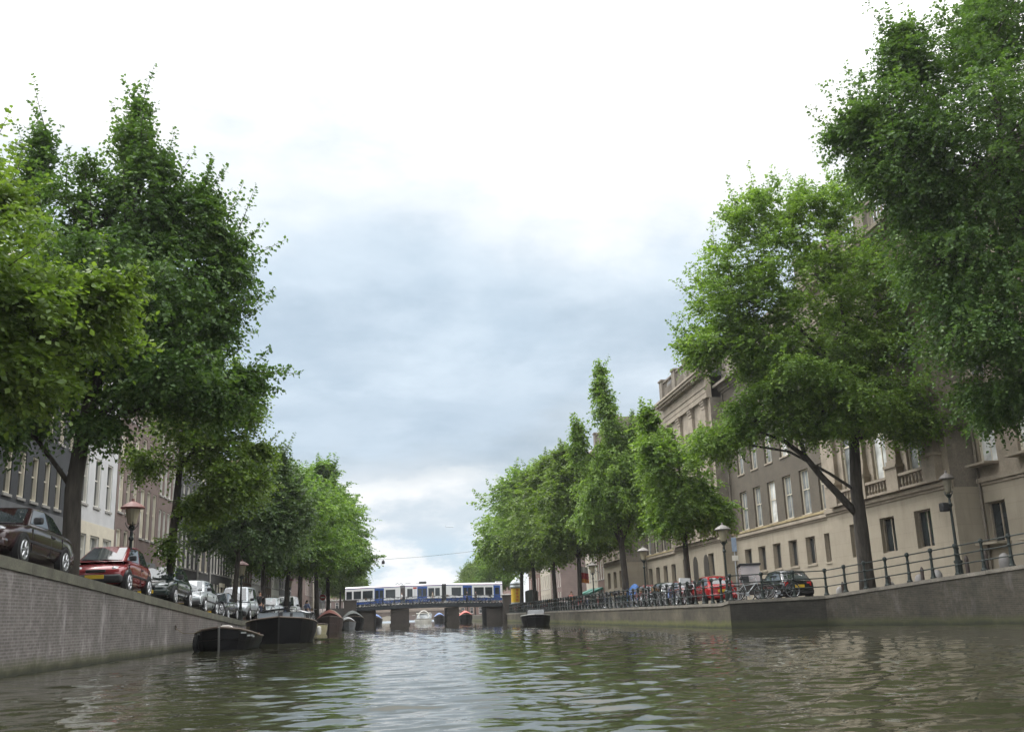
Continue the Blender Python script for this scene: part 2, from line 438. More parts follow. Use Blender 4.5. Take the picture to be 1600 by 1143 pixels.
uv_strip('wall_face', RW[2:4], lambda x, y: zr(x, y)-.13, M_rq3, t)['label'] = 'stained face of the corner, shade put into its colour'
o = uv_strip('wall_face', RW[3:], lambda x, y: zr(x, y)-.13, M_rq2, t)
coping(RW, lambda x, y: zr(x, y), .05, .45, .16, M_cop2, t)
# ================================================================ BUILDINGS
M_white = plain('white_paint', (.68, .66, .60), .55, var=.08, scale=2)
M_cream = plain('cream_paint', (.62, .57, .46), .55, var=.1, scale=2)
M_grey_stone = plain('grey_stone', (.28, .27, .25), .8, var=.2, scale=1.5, bump=.15)
M_rooftile = brick('roof_tiles', (.12, .065, .045), (.09, .055, .042), (.04, .03, .028), .25, .3, .4, False, axis='XY')
M_slate = plain('roof_slate', (.075, .075, .08), .7, var=.25, scale=2)
M_door = plain('door_green', (.03, .055, .04), .4, var=.2)
M_glass = glass()
M_glassc = glass('window_glass_curtained', (.10, .11, .11), .06, .10)
M_glassb = glass('window_glass_blind_sky', (.36, .37, .36), .1, .1)  # blinds; on the brick wings, reflected sky put into the pane colour
M_lead = plain('lead_pipe', (.42, .41, .38), .6)

def wall_holes(m, u0, u1, z0, z1, holes, d=.2, y=0.):
    us = sorted({u0, u1, *[h[0] for h in holes], *[h[1] for h in holes]}); zs = sorted({z0, z1, *[h[2] for h in holes], *[h[3] for h in holes]})
    for a, b in zip(us[:-1], us[1:]):
        for c, e in zip(zs[:-1], zs[1:]):
            mu, mz = (a+b)/2, (c+e)/2
            if any(h[0] < mu < h[1] and h[2] < mz < h[3] for h in holes): continue
            m.quad((a, y, c), (b, y, c), (b, y, e), (a, y, e))
    for a, b, c, e in [h[:4] for h in holes]:
        m.quad((a, y, c), (a, y, e), (a, y+d, e), (a, y+d, c)); m.quad((b, y, e), (b, y, c), (b, y+d, c), (b, y+d, e))
        m.quad((a, y, e), (b, y, e), (b, y+d, e), (a, y+d, e)); m.quad((b, y, c), (a, y, c), (a, y+d, c), (b, y+d, c))
WIN = {}
def window(parent, u, z, w, h, y=.2, style='sash', fmat=None, gmat=None, lining=.15, sill=True, smat=None, label=None):
    """a window: frame mesh with a pane and a sill under it; origin at its lower left corner, y = plane of the glass"""
    fmat = fmat or M_white; gmat = gmat or M_glass; smat = smat or M_grey_stone
    key = (round(w, 2), round(h, 2), style, fmat.name, lining, round(y, 2))
    if key not in WIN:
        m = MB(); b = .085; t0, t1 = -lining, .03
        m.box(0, b, t0, t1, 0, h); m.box(w-b, w, t0, t1, 0, h); m.box(b, w-b, t0, t1, 0, b); m.box(b, w-b, t0, t1, h-b, h)
        g = .035
        if style in ('sash', 'sash6'):
            m.box(b, w-b, -.05, .02, h*.56-.035, h*.56+.035)
        if style == 'cross':
            m.box(b, w-b, -.06, .02, h*.68-.05, h*.68+.05); m.box(w/2-.04, w/2+.04, -.055, .02, b, h-b)
        if style == 'casement':
            m.box(w/2-.05, w/2+.05, -.06, .02, b, h-b)
        if style == 'sash6':
            for k in (1, 2): m.box(b+(w-2*b)*k/3-g/2, b+(w-2*b)*k/3+g/2, -.03, .01, h*.56+.035, h-b)
            m.box(w/2-g/2, w/2+g/2, -.03, .01, b, h*.56-.035)
        if style == 'sash':
            m.box(w/2-g/2, w/2+g/2, -.03, .01, h*.56+.035, h-b)
        me = m.mesh('window'); me.materials.append(fmat)
        p = MB().quad((b, -.005, b), (w-b, -.005, b), (w-b, -.005, h-b), (b, -.005, h-b)).mesh('pane')
        s = MB().box(-.07, w+.07, -y-.07, -lining-.004, -.12, -.005).mesh('sill')
        WIN[key] = (me, p, s)
    me, p, s = WIN[key]
    o = put('window', me, parent, (u, y, z))
    if ('g', key, gmat.name) not in WIN:
        q = p.copy(); q.materials.clear(); q.materials.append(gmat); WIN['g', key, gmat.name] = q
    put('pane', WIN['g', key, gmat.name], o)
    if sill:
        if ('s', key, smat.name) not in WIN:
            q = s.copy(); q.materials.clear(); q.materials.append(smat); WIN['s', key, smat.name] = q
        put('sill', WIN['s', key, smat.name], o)
    if label: o['label'] = label
    return o
def cornice(m, u0, u1, z, y=0., prof=((.0, 0.), (.10, 0.), (.14, .12), (.30, .16), (.36, .34), (.42, .36), (.42, .48), (.0, .50))):
    pts = [(u0, y-a, z+b) for a, b in prof]; m.prism(pts, (u1-u0, 0, 0))

def house(label, Y0, Y1, X, side, wall, rows, H, base=None, roof='gable', name='canal_house', cmat=None, pipe=False, fmat=None, door=None, zb=0.4, curtain=.35, group=None, dark_panes=False, plinth=None):
    """rows: (z0, z1, n, width, style).  side -1: left bank, facing +X;  side +1: right bank, facing -X."""
    W = Y1-Y0
    if side < 0: t = thing(name, label, 'house', (X, Y0, 0), pi/2, group)
    else: t = thing(name, label, 'house', (X, Y1, 0), -pi/2, group)
    r = random.Random(int(Y0*13)); holes = []; wins = []
    for (z0, z1, n, w, st) in rows:
        gap = (W - n*w)/(n+.5)
        for i in range(n):
            u = gap*.75 + i*(w+gap)
            holes.append((u, u+w, z0, z1)); wins.append((u, z0, w, z1-z0, st))
    if door:
        du, dw, dh = door; g = zl(Y0+du) if side < 0 else 1.35
        holes.append((du, du+dw, g+.1, g+dh))
    m = MB(); wall_holes(m, 0, W, zb, H, holes)
    D = 10.
    m.quad((0, D, zb), (0, 0, zb), (0, 0, H), (0, D, H)); m.quad((W, 0, zb), (W, D, zb), (W, D, H), (W, 0, H)); m.quad((W, D, zb), (0, D, zb), (0, D, H), (W, D, H))
    m.build('wall', wall, t)
    if base:
        bz, bm = base; b = MB()
        hs = [(h[0], h[1], h[2], min(h[3], bz)) for h in holes if h[2] < bz-.05]
        wall_holes(b, .003, W-.003, zb, bz, hs, d=.02, y=-.03); b.quad((.003, -.03, bz), (W-.003, -.03, bz), (W-.003, .0, bz), (.003, .0, bz)); b.build('plinth', bm, t)
    for (u, z, w, h, st) in wins:
        gm = M_glass if (dark_panes or r.random() > curtain) else (M_glassc if r.random() < .6 else M_glassb)
        window(t, u, z, w, h, .2, st, fmat, gm)
    c = MB(); cornice(c, -.02, W+.02, H-.1); c.build('cornice', cmat or M_white, t)
    if roof == 'gable':
        rf = MB(); rf.prism([(-.05, -.3, H+.4), (-.05, D+.3, H+.4), (-.05, D/2, H+3.6)], (W+.1, 0, 0)); ro = rf.build('roof', M_rooftile, t)
        ch = MB(); ch.box(W*.15, W*.15+.9, D/2-.4, D/2+.4, H+2.6, H+4.8); ch.box(W*.15-.05, W*.15+.95, D/2-.45, D/2+.45, H+4.8, H+4.95); ch.build('chimney', wall, ro)
    elif roof == 'neck':
        g = [(0, 0, H+.4), (0, 0, H+1.2), (W*.22, 0, H+2.0), (W*.28, 0, H+4.2), (W*.5, 0, H+5.0), (W*.72, 0, H+4.2), (W*.78, 0, H+2.0), (W, 0, H+1.2), (W, 0, H+.4)]
        MB().prism(g, (0, .4, 0)).build('gable', wall, t)
        rf = MB(); rf.prism([(.05, .4, H+.4), (W-.05, .4, H+.4), (W/2, .4, H+4.2)], (0, D-.4, 0)); rf.build('roof', M_rooftile, t)
    else:
        MB().box(0, W, .3, D, H+.38, H+.6).build('roof', M_slate, t)
    if door:
        du, dw, dh = door; g = zl(Y0+du) if side < 0 else 1.35
        d = MB(); d.box(du+.08, du+dw-.08, .12, .2, g+.1, g+dh*.78); do = d.build('door', M_door, t)
        MB().lathe([(.03, -.02), (.035, 0), (.03, .02)], 8, (du+dw-.25, .09, g+1.05)).build('handle', M_lead, do)
        s = MB(); s.box(du-.22, du, -.12, .1, g, g+dh+.1); s.box(du+dw, du+dw+.22, -.12, .1, g, g+dh+.1); s.box(du-.3, du+dw+.3, -.2, .12, g+dh+.1, g+dh+.45)
        s.box(du+.08, du+dw-.08, .1, .2, g+dh*.78, g+dh*.83); s.box(du, du+.08, .02, .2, g+.1, g+dh); s.box(du+dw-.08, du+dw, .02, .2, g+.1, g+dh)
        s.build('door_surround', M_cream, t)
        f = MB(); f.box(du+.08, du+dw-.08, .15, .16, g+dh*.83, g+dh); f.build('fanlight', M_glass, t)
        st = MB()
        for k in range(3): st.box(du-.25-.1*k, du+dw+.25+.1*k, -.3-.3*k, -.031 if k == 0 else -.3*k, g-.4, g+.1-.13*k*.7)
        st.build('doorstep', M_grey_stone, t)
    if pipe:
        p = MB(); p.tube([(W-.12, -.12, zb), (W-.12, -.12, H-.1)], .07, 8)
        for z in range(3, int(H), 3): p.box(W-.22, W-.02, -.2, .0, z, z+.06)
        p.build('drainpipe', M_lead, t)
    return t

B_dark = brick('dark_painted_brick', (.050, .053, .058), (.042, .045, .050), (.040, .042, .046), stain=.25, vert=False)
B_brown = brick('brown_brick', (.205, .140, .118), (.165, .112, .098), (.17, .14, .125), stain=.3, vert=False)
B_brown2 = brick('dull_brown_brick', (.180, .118, .100), (.145, .098, .085), (.15, .125, .11), stain=.3, vert=False)
B_black = brick('black_brick', (.060, .058, .058), (.048, .047, .048), (.055, .055, .055), stain=.3, vert=False)
B_red = brick('red_brown_brick', (.20, .095, .07), (.16, .08, .06), (.15, .12, .10), stain=.3, vert=False)
B_sand = plain('sand_stucco', (.40, .36, .29), .8, var=.15, scale=1.2)
B_whitest = plain('pale_grey_stucco', (.52, .52, .52), .75, var=.1, scale=.9)
B_grey = plain('grey_plinth', (.13, .135, .14), .8, var=.2, scale=1.2)
FX = -16.5
house('dark painted brick house with five tall white windows above a plain grey plinth', 41.2, 52.6, FX, -1, B_dark, [(6.75, 8.75, 7, .82, 'sash'), (9.9, 12.0, 7, .82, 'sash'), (13.0, 14.6, 7, .82, 'sash')], 16.2, base=(6.45, B_grey), fmat=M_cream, curtain=.05)
house('dark house mostly outside the frame beside the grey plinth', 30.0, 41.1, FX, -1, B_brown2, [(3.6, 6.0, 5, 1.1, 'sash'), (7.2, 9.4, 5, 1.1, 'sash'), (10.7, 12.7, 5, 1.1, 'sash')], 15.5)
house('narrow white stucco house with a cream shopfront behind the first trunk', 52.7, 59.9, FX, -1, B_whitest, [(3.5, 5.95, 3, 1.6, 'cross'), (7.5, 10.1, 3, 1.05, 'sash'), (11.0, 13.0, 3, 1.05, 'sash'), (13.8, 15.2, 3, 1.0, 'sash')], 16.6, base=(6.6, M_cream), curtain=.45)
house('brown brick house with three white sash windows a floor, next to the white house', 60.0, 65.0, FX, -1, B_brown, [(3.9, 6.75, 3, .95, 'sash6'), (7.75, 10.2, 3, .95, 'sash6'), (10.9, 12.7, 3, .95, 'sash'), (13.5, 15.0, 3, .9, 'sash')], 16.4, fmat=M_cream, curtain=.5)
house('taller brown brick house with long cream windows and a grey porch, behind the first lamp', 65.05, 70.0, FX, -1, B_brown2, [(6.6, 9.7, 3, .98, 'sash6'), (11.0, 12.9, 3, .95, 'sash'), (14.0, 15.5, 3, .95, 'sash')], 17.2, base=(5.2, B_grey), fmat=M_cream, door=(3.0, 1.2, 2.9), curtain=.6)
house('brown brick house with tall dark windows left of the second trunk', 70.05, 75.4, FX, -1, B_brown2, [(3.3, 5.0, 3, 1.0, 'cross'), (5.9, 8.9, 4, .85, 'sash'), (9.9, 12.0, 4, .85, 'sash'), (12.9, 14.7, 4, .85, 'sash')], 15.8, curtain=.1)
house('black brick house with tall white framed windows and a pale drainpipe', 75.5, 83.9, FX, -1, B_black, [(2.6, 4.4, 4, .95, 'cross'), (5.4, 8.4, 5, .95, 'sash6'), (9.3, 11.6, 5, .95, 'sash6'), (12.5, 14.4, 5, .95, 'sash')], 16.0, pipe=True, door=(.6, 1.3, 3.0), curtain=.05)
house('narrow black house with two cream bays between pale drainpipes', 84.0, 89.2, FX, -1, B_black, [(2.6, 4.5, 2, 1.1, 'cross'), (5.4, 8.5, 2, 1.15, 'sash'), (9.5, 11.8, 2, 1.15, 'sash'), (12.7, 14.5, 2, 1.1, 'sash')], 15.4, pipe=True, fmat=M_cream, curtain=.6)
house('long dark brick house with a close row of white windows', 89.3, 101.0, FX, -1, B_black, [(2.6, 4.6, 7, .95, 'sash'), (5.5, 8.2, 8, .85, 'sash'), (9.2, 11.4, 8, .85, 'sash'), (12.3, 14.2, 8, .85, 'sash')], 15.6, door=(5.2, 1.3, 3.0))
house('sand coloured house behind the second lamp', 101.1, 108.0, FX, -1, B_sand, [(2.4, 4.6, 4, .9, 'sash'), (5.4, 8.2, 4, .95, 'sash'), (9.2, 11.4, 4, .95, 'sash'), (12.3, 14.2, 4, .9, 'sash')], 15.9)
house('red brown brick house with a neck gable in the left row', 108.1, 114.0, FX, -1, B_red, [(2.4, 4.6, 3, 1.0, 'cross'), (5.4, 8.2, 3, 1.0, 'sash'), (9.2, 11.4, 3, 1.0, 'sash'), (12.0, 13.6, 3, .9, 'sash')], 14.4, roof='neck')
house('pale stucco house low behind the silver cars', 114.1, 122.0, FX, -1, B_whitest, [(2.3, 4.5, 4, 1.0, 'sash'), (5.4, 8.0, 4, 1.0, 'sash'), (9.2, 11.4, 4, 1.0, 'sash')], 14.6)
house('brown brick house half hidden by dark trunks', 122.1, 131.0, FX, -1, B_brown, [(2.4, 4.5, 4, 1.1, 'cross'), (5.4, 8.0, 5, .95, 'sash'), (9.2, 11.4, 5, .95, 'sash')], 15.2)
house('white fronted house seen between the far trunks on the left', 131.1, 139.0, FX, -1, M_white, [(2.4, 4.5, 4, 1.0, 'sash'), (5.4, 8.0, 4, 1.0, 'sash'), (9.2, 11.4, 4, 1.0, 'sash')], 14.8, roof='neck')
house('dark corner house by the left end of the bridge', 139.1, 154.0, FX, -1, B_black, [(2.4, 4.7, 6, 1.2, 'cross'), (5.6, 8.2, 7, .95, 'sash'), (9.2, 11.4, 7, .95, 'sash')], 15.8)
far = [(176, 190, 'brown brick corner house beyond the bridge on the left', B_brown), (191, 204, 'pale house beyond the bridge on the left', B_sand), (205, 222, 'dark house far beyond the bridge on the left', B_black)]
for y0, y1, lb, wm in far:
    house(lb, y0, y1, FX, -1, wm, [(2.4, 4.7, 5, 1.2, 'cross'), (5.6, 8.2, 5, 1.1, 'sash'), (9.2, 11.4, 5, 1.1, 'sash')], 14.5)

# ---------------------------------------------------------------- right bank: the long courthouse-like building
M_plaster = brick('sand_plaster', (.325, .285, .218), (.308, .270, .206), (.262, .228, .175), 2.3, .82, .16, True, (.22, .19, .145), .012)
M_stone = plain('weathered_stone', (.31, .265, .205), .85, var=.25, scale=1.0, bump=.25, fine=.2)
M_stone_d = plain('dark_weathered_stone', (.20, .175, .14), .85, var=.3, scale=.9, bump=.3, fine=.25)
M_ledge = plain('lichen_ledge', (.36, .29, .16), .85, var=.3, scale=2.0, bump=.3, fine=.3)
B_pal = brick('courthouse_brick', (.112, .092, .064), (.088, .073, .052), (.108, .095, .074), stain=.35, vert=False)
PY = 152.0                                     # local u = PY - Y
t = thing('courthouse', 'long grand stone and brown brick building with sand plaster ground floor behind the right trees', 'building', (30, PY, 0), -pi/2)
PAL = t
def section(Ya, Yb, y, mats, wins, top, zs=(0.6, 6.9), ground='sand'):
    """one stretch of front from Ya (near) to Yb (far) at depth y; wins: (Ycentre, z0, z1, w, style, kind)"""
    u0, u1 = PY-Yb, PY-Ya
    hl = [(PY-c-w/2, PY-c+w/2, a, b) for (c, a, b, w, *_ ) in wins]
    g = MB(); wall_holes(g, u0, u1, zs[0], zs[1], [h for h in hl if h[2] < zs[1]], .38, y); g.build('ground_floor_wall', mats[0], PAL)
    w_ = MB(); wall_holes(w_, u0, u1, zs[1], top, [h for h in hl if h[2] > zs[1]], .3, y); w_.build('upper_wall', mats[1], PAL)
    for (c, a, b, w, st, kind) in wins:
        lo = a < zs[1]
        gm = {'d': M_glass, 'c': M_glassc, 'b': M_glassb}[kind]
        window(PAL, PY-c-w/2, a, w, b-a, y+(.35 if lo else .26), st, M_cream if not lo else M_stone, gm, lining=.12 if lo else .1, sill=True, smat=M_stone if not lo else M_plaster)
    return u0, u1
def strips(u0, u1, y, zlist, mat, name):
    m = MB()
    for z, h, p in zlist: m.box(u0, u1, y-p, y+.1, z, z+h)
    return m.build(name, mat, PAL)
def side_return(Y, ya, yb, z0, z1, mat, name='side_wall'):
    """wall facing the camera (towards -Y) where a pavilion stands proud"""
    u = PY-Y; m = MB(); m.quad((u, ya, z0), (u, yb, z0), (u, yb, z1), (u, ya, z1)); m.build(name, mat, PAL)
def balustrade(m, u0, u1, y, z, h, n):
    m.box(u0, u1, y-.14, y+.14, z, z+.14); m.box(u0, u1, y-.16, y+.16, z+h-.16, z+h)
    for i in range(n):
        u = u0+(u1-u0)*(i+.5)/n; k = h-.3
        m.lathe([(.07, .14), (.07, .18), (.05, .20), (.105, .14+k*.3), (.06, .14+k*.7), (.05, .14+k*.85), (.08, .14+k)], 8, (u, y, z))
def pilasters(u_list, y, z0, z1, w=.95, p=.28):
    for u in u_list:
        m = MB(); m.box(u-w/2-.22, u+w/2+.22, y-p-.18, y+.05, z0-2.0, z0-.62); m.box(u-w/2-.3, u+w/2+.3, y-p-.26, y+.05, z0-.62, z0-.45)
        m.box(u-w/2-.14, u+w/2+.14, y-p-.12, y+.05, z0-.45, z0-.2); m.box(u-w/2-.07, u+w/2+.07, y-p-.06, y+.05, z0-.2, z0)
        m.box(u-w/2, u+w/2, y-p, y+.05, z0, z1-.9)
        m.box(u-w/2-.06, u+w/2+.06, y-p-.05, y+.05, z1-.9, z1-.78)
        for k in range(3): m.box(u-w/2-.02-.07*k, u+w/2+.02+.07*k, y-p-.03-.07*k, y+.05, z1-.78+.22*k, z1-.56+.22*k)
        m.box(u-w/2-.25, u+w/2+.25, y-p-.24, y+.05, z1-.12, z1)
        m.build('pilaster', M_stone, PAL)
def entab(u0, u1, y, z, mat, side=None):
    m = MB(); m.box(u0, u1, y-.30, y+.2, z, z+.5); m.box(u0-.0, u1, y-.34, y+.2, z+.5, z+1.0); m.box(u0, u1, y-.42, y+.2, z+1.0, z+1.1); m.box(u0, u1, y-.30, y+.2, z+1.1, z+1.9)
    n = int((u1-u0)/.55)
    for i in range(n):
        u = u0+(u1-u0)*(i+.5)/n; m.box(u-.12, u+.12, y-.85, y+.1, z+1.9, z+2.15)
    m.box(u0-.1, u1+.1, y-1.05, y+.2, z+2.15, z+2.4); m.box(u0-.2, u1+.2, y-1.2, y+.2, z+2.4, z+2.6)
    return m.build('entablature', mat, PAL)
def attic(u0, u1, y, z, h, posts, mat):
    m = MB(); k = len(posts)
    for u in posts: m.box(u-.55, u+.55, y-.3, y+.35, z, z+h+.12); m.box(u-.65, u+.65, y-.4, y+.45, z+h+.12, z+h+.3)
    for a, b in zip(posts[:-1], posts[1:]): balustrade(m, a+.55, b-.55, y, z, h, max(3, int((b-a-1.1)/.42)))
    return m.build('parapet', mat, PAL)
BAND = [(6.9, .16, .08), (7.06, .22, .2), (7.28, .08, .12)]
LEDGE = [(7.36, .16, .22)]
# nearest stretch, plastered, set back
wn = [(49.2-3.55*k, 3.9, 6.0, 1.8, 'casement', 'd') for k in range(4)] + [(49.2-3.55*k, 8.0, 11.2, 1.7, 'sash6', 'b') for k in range(4)] + [(49.2-3.55*k, 12.6, 15.2, 1.6, 'sash6', 'c') for k in range(4)]
u0, u1 = section(32, 50.3, .75, (M_plaster, M_stone), wn, 20.3); strips(u0, u1, .75, BAND, M_stone, 'string_course'); entab(u0, u1, .75, 20.3, M_stone_d)
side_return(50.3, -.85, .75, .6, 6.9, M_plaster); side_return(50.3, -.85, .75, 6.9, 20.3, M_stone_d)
# pavilions with pilasters and balustrades
def pavilion(Ya, Yb, y, cents, arch=False):
    wn = [(c, 3.95, 6.05, 1.85, 'casement', 'd') for c in cents] if not arch else [(cents[0], 3.95, 6.05, 1.7, 'casement', 'd'), (cents[-1], 3.95, 6.05, 1.7, 'casement', 'd')]
    wn += [(c, 8.35, 12.4, 1.9, 'cross', 'b' if i % 2 else 'c') for i, c in enumerate(cents)] + [(c, 14.6, 18.2, 1.8, 'sash6', 'c') for c in cents]
    u0, u1 = section(Ya, Yb, y, (M_plaster, M_stone), wn, 20.3)
    strips(u0-.05, u1+.05, y, BAND, M_stone, 'string_course')
    d = (cents[1]-cents[0]) if len(cents) > 1 else 4.4
    ps = sorted([PY-c+d/2 for c in cents] + [PY-cents[-1]-d/2] if d < 0 else [PY-c-d/2 for c in cents]+[PY-cents[0]+d/2])
    pilasters(ps, y, 9.35, 20.3)
    for c in cents:
        b = MB(); balustrade(b, PY-c-abs(d)/2+.75, PY-c+abs(d)/2-.75, y-.28, 7.36, .95, 7); b.build('balustrade', M_stone, PAL)
        h = MB(); h.box(PY-c-1.0, PY-c+1.0, y-.25, y+.05, 12.65, 12.95); h.box(PY-c-.9, PY-c+.9, y-.1, y+.05, 12.42, 12.65); h.build('window_hood', M_stone, PAL)
    entab(u0, u1, y, 20.3, M_stone); attic(u0, u1, y-.2, 22.9, 2.3, [u0+.6]+[p for p in ps[1:-1]]+[u1-.6], M_stone_d)
    MB().box(u0, u1, y+.2, y+9, 22.4, 22.9).build('flat_roof', M_slate, PAL)
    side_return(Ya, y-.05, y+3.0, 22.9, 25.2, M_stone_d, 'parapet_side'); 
pavilion(50.3, 66.5, -.85, [53.74, 58.0, 62.28])
# brick wing
ys6 = [68.45+3.43*i for i in range(6)]
def wing(Ya, Yb, ys, kinds):
    wn = [(c, 3.95, 5.95, 1.75, 'casement', 'd') for c in ys]
    wn += [(c, 7.62, 10.95, 1.75, 'sash6', kinds[i % len(kinds)]) for i, c in enumerate(ys)]
    wn += [(c, 12.5, 15.3, 1.65, 'sash6', kinds[(i+1) % len(kinds)]) for i, c in enumerate(ys)]
    wn += [(c, 16.9, 18.9, 1.5, 'sash', 'd') for c in ys]
    u0, u1 = section(Ya, Yb, 0, (M_plaster, B_pal), wn, 20.6); strips(u0, u1, 0, BAND, M_stone, 'string_course'); strips(u0, u1, 0, LEDGE, M_ledge, 'ledge')
    m = MB(); cornice(m, u0, u1, 20.6); m.box(u0, u1, -.9, .2, 21.1, 21.35); m.box(u0, u1, 0.1, .45, 21.35, 24.3); m.box(u0, u1, -.02, .55, 24.3, 24.5); m.build('cornice', M_stone_d, PAL)
    rf = MB(); rf.prism([(u0, .5, 23.4), (u0, 12, 23.4), (u0, 6.2, 26.3)], (u1-u0, 0, 0)); rf.build('roof', M_slate, PAL)
wing(66.5, 89.0, ys6, 'cccbcc')
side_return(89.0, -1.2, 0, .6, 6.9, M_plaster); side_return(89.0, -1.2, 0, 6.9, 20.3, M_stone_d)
pavilion(89.0, 105.0, -1.2, [92.6, 97.0, 101.4], arch=True)
for c in (94.2, 97.8):                          # two round-headed doors in the far pavilion
    m = MB(); pts = [(-.75, 2.0), (.75, 2.0), (.75, 5.3)] + [(.75*cos(a), 5.3+.75*sin(a)) for a in [pi*k/10 for k in range(1, 10)]] + [(-.75, 5.3)]
    m.prism([(PY-c+a, -1.235, b) for a, b in pts], (0, .05, 0)); m.build('arched_door', plain('dark_door_wood', (.05, .045, .038), .5), PAL)
wing(105.0, 123.0, [107.0+3.55*i for i in range(5)], 'dcd')
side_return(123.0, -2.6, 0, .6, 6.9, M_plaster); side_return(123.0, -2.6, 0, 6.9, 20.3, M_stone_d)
pavilion(123.0, 137.0, -2.6, [126.2, 130.0, 133.8])
wing(137.0, 140.3, [138.6], 'dc')
bk = MB(); bk.quad((PY-32, 12.5, .5), (PY-140, 12.5, .5), (PY-140, 12.5, 23.4), (PY-32, 12.5, 23.4)); bk.quad((PY-140, 0, .5), (PY-140, 12.5, .5), (PY-140, 12.5, 20), (PY-140, 0, 20)); bk.build('rear_wall', B_pal, PAL)
# sloping corner pipe in the shaded recess and an aerial on the far pavilion's roof
for yy in (66.7, 88.8, 105.2, 122.8):
    p = MB(); p.tube([(PY-yy, -.1, .6), (PY-yy, -.1, 20.5)], .08, 8)
    for z in range(3, 20, 3): p.box(PY-yy-.13, PY-yy+.13, -.2, .0, z, z+.06)
    p.build('drainpipe', M_stone_d, PAL)
p = MB(); p.tube([(PY-50.12, .6, .6), (PY-50.12, .6, 20.2)], .07, 8); p.build('drainpipe', M_stone_d, PAL)
a = MB(); a.tube([(PY-93.2, 1.5, 22.9), (PY-93.2, 1.5, 32.6)], [.06, .03], 6); a.tube([(PY-93.2, 1.5, 32.2), (PY-92.9, 1.4, 32.2)], .05, 5); a.build('roof_aerial', M_lead, PAL)
house('red brick corner house with awnings past the end of the courthouse', 140.6, 147.5, 28.5, 1, B_red, [(2.0, 4.4, 3, 1.5, 'cross'), (5.6, 8.2, 4, 1.0, 'sash'), (9.2, 11.4, 4, 1.0, 'sash')], 14)
house('sand coloured cafe house by the right end of the bridge', 147.6, 157.0, 28.5, 1, B_sand, [(1.8, 4.4, 4, 1.6, 'cross'), (5.6, 8.2, 4, 1.1, 'sash'), (9.2, 11.4, 4, 1.1, 'sash')], 14)
for y0, y1, lb, wm in [(176, 188, 'brown house beyond the bridge on the right', B_brown), (189, 203, 'pale house beyond the bridge on the right', B_sand), (204, 222, 'red house far beyond the bridge on the right', B_red)]:
    house(lb, y0, y1, 27.5, 1, wm, [(2.4, 4.7, 5, 1.2, 'cross'), (5.6, 8.2, 5, 1.1, 'sash'), (9.2, 11.4, 5, 1.1, 'sash')], 14.5)

# houses that close the side street left of the bridge and the far end of the canal
def cross_house(label, x0, x1, Y, wm, rows, H):
    o = house(label, 0, x1-x0, 0, -1, wm, rows, H); o.location = (x0, Y, 0); o.rotation_euler = (0, 0, 0); return o
for x0, x1, lb, wm in ((-39, -27, 'brown house along the side street behind the left end of the bridge', B_brown), (-52, -39.1, 'sand coloured house farther along the left side street', B_sand), (-66, -52.1, 'black house at the far end of the left side street', B_black)):
    cross_house(lb, x0, x1, 178, wm, [(3.4, 5.4, 5, 1.1, 'sash'), (6.6, 9.0, 5, 1.1, 'sash'), (10.0, 12.0, 5, 1.1, 'sash')], 14)
for x0, x1, lb, wm in ((-34, -15, 'dark brick house closing the canal far behind the brick bridge, at left', B_brown2), (-14.9, 2, 'sand coloured house closing the canal far behind the brick bridge', B_sand), (2.1, 18, 'brown house closing the canal far behind the brick bridge', B_brown), (18.1, 40, 'red house closing the canal far behind the brick bridge, at right', B_red)):
    cross_house(lb, x0, x1, 346, wm, [(2.0, 4.0, 7, 1.1, 'sash'), (5.0, 7.0, 7, 1.1, 'sash')], 7.6)
# ================================================================ BRIDGE, TRAM AND WHAT STANDS ON THEM
M_iron = plain('dark_green_iron', (.022, .030, .027), .5, .3, var=.25, scale=5)
M_steel = plain('bridge_steel', (.028, .034, .040), .6, .3, var=.3, scale=2)
M_pale = plain('pale_edge', (.30, .30, .285), .7)
B_pier = brick('pier_brick', (.074, .058, .047), (.054, .044, .037), (.06, .052, .046), stain=.45)
BX0, BX1, BY0, BY1 = -8.9, 15.9, 162.0, 173.0
def zd(x): return 2.98 + .34*(1-((x-4.0)/13.0)**2)
t = thing('canal_bridge', 'low three span bridge with dark steel deck and brick piers across the canal', 'bridge', (0, 0, 0))
BR = t
m = MB(); n = 30
for i in range(n):
    a, b = BX0+(BX1-BX0)*i/n, BX0+(BX1-BX0)*(i+1)/n
    m.add([(a, BY0, zd(a)-.62), (b, BY0, zd(b)-.62), (b, BY1, zd(b)-.62), (a, BY1, zd(a)-.62), (a, BY0, zd(a)), (b, BY0, zd(b)), (b, BY1, zd(b)), (a, BY1, zd(a))],
          [(3, 2, 1, 0), (4, 5, 6, 7), (0, 1, 5, 4), (2, 3, 7, 6)])
m.build('deck', M_steel, t)
m = MB()
for x in np.arange(BX0+.2, BX1, .5): m.box(x-.12, x+.12, BY0-.06, BY0+.02, zd(x)-.06, zd(x)+.03)
m.build('deck_edge', M_pale, t)
for x0, x1 in ((-1.95, .95), (6.9, 8.8)):
    m = MB(); m.box(x0, x1, BY0+.3, BY1-.3, -1.0, 2.55); m.box(x0-.15, x1+.15, BY0+.1, BY1-.1, -1.0, .35)
    for z in (.8, 1.5, 2.1): m.box(x0-.06, x0+.9, BY0+.2, BY0+.32, z, z+.22)
    m.build('pier', B_pier, t)
for x0, x1 in ((-10.0, -4.5), (13.2, 16.2)):
    m = MB(); m.box(x0, x1, BY0+.4, BY1-.4, -1.0, 2.5); m.build('abutment', B_pier, t)
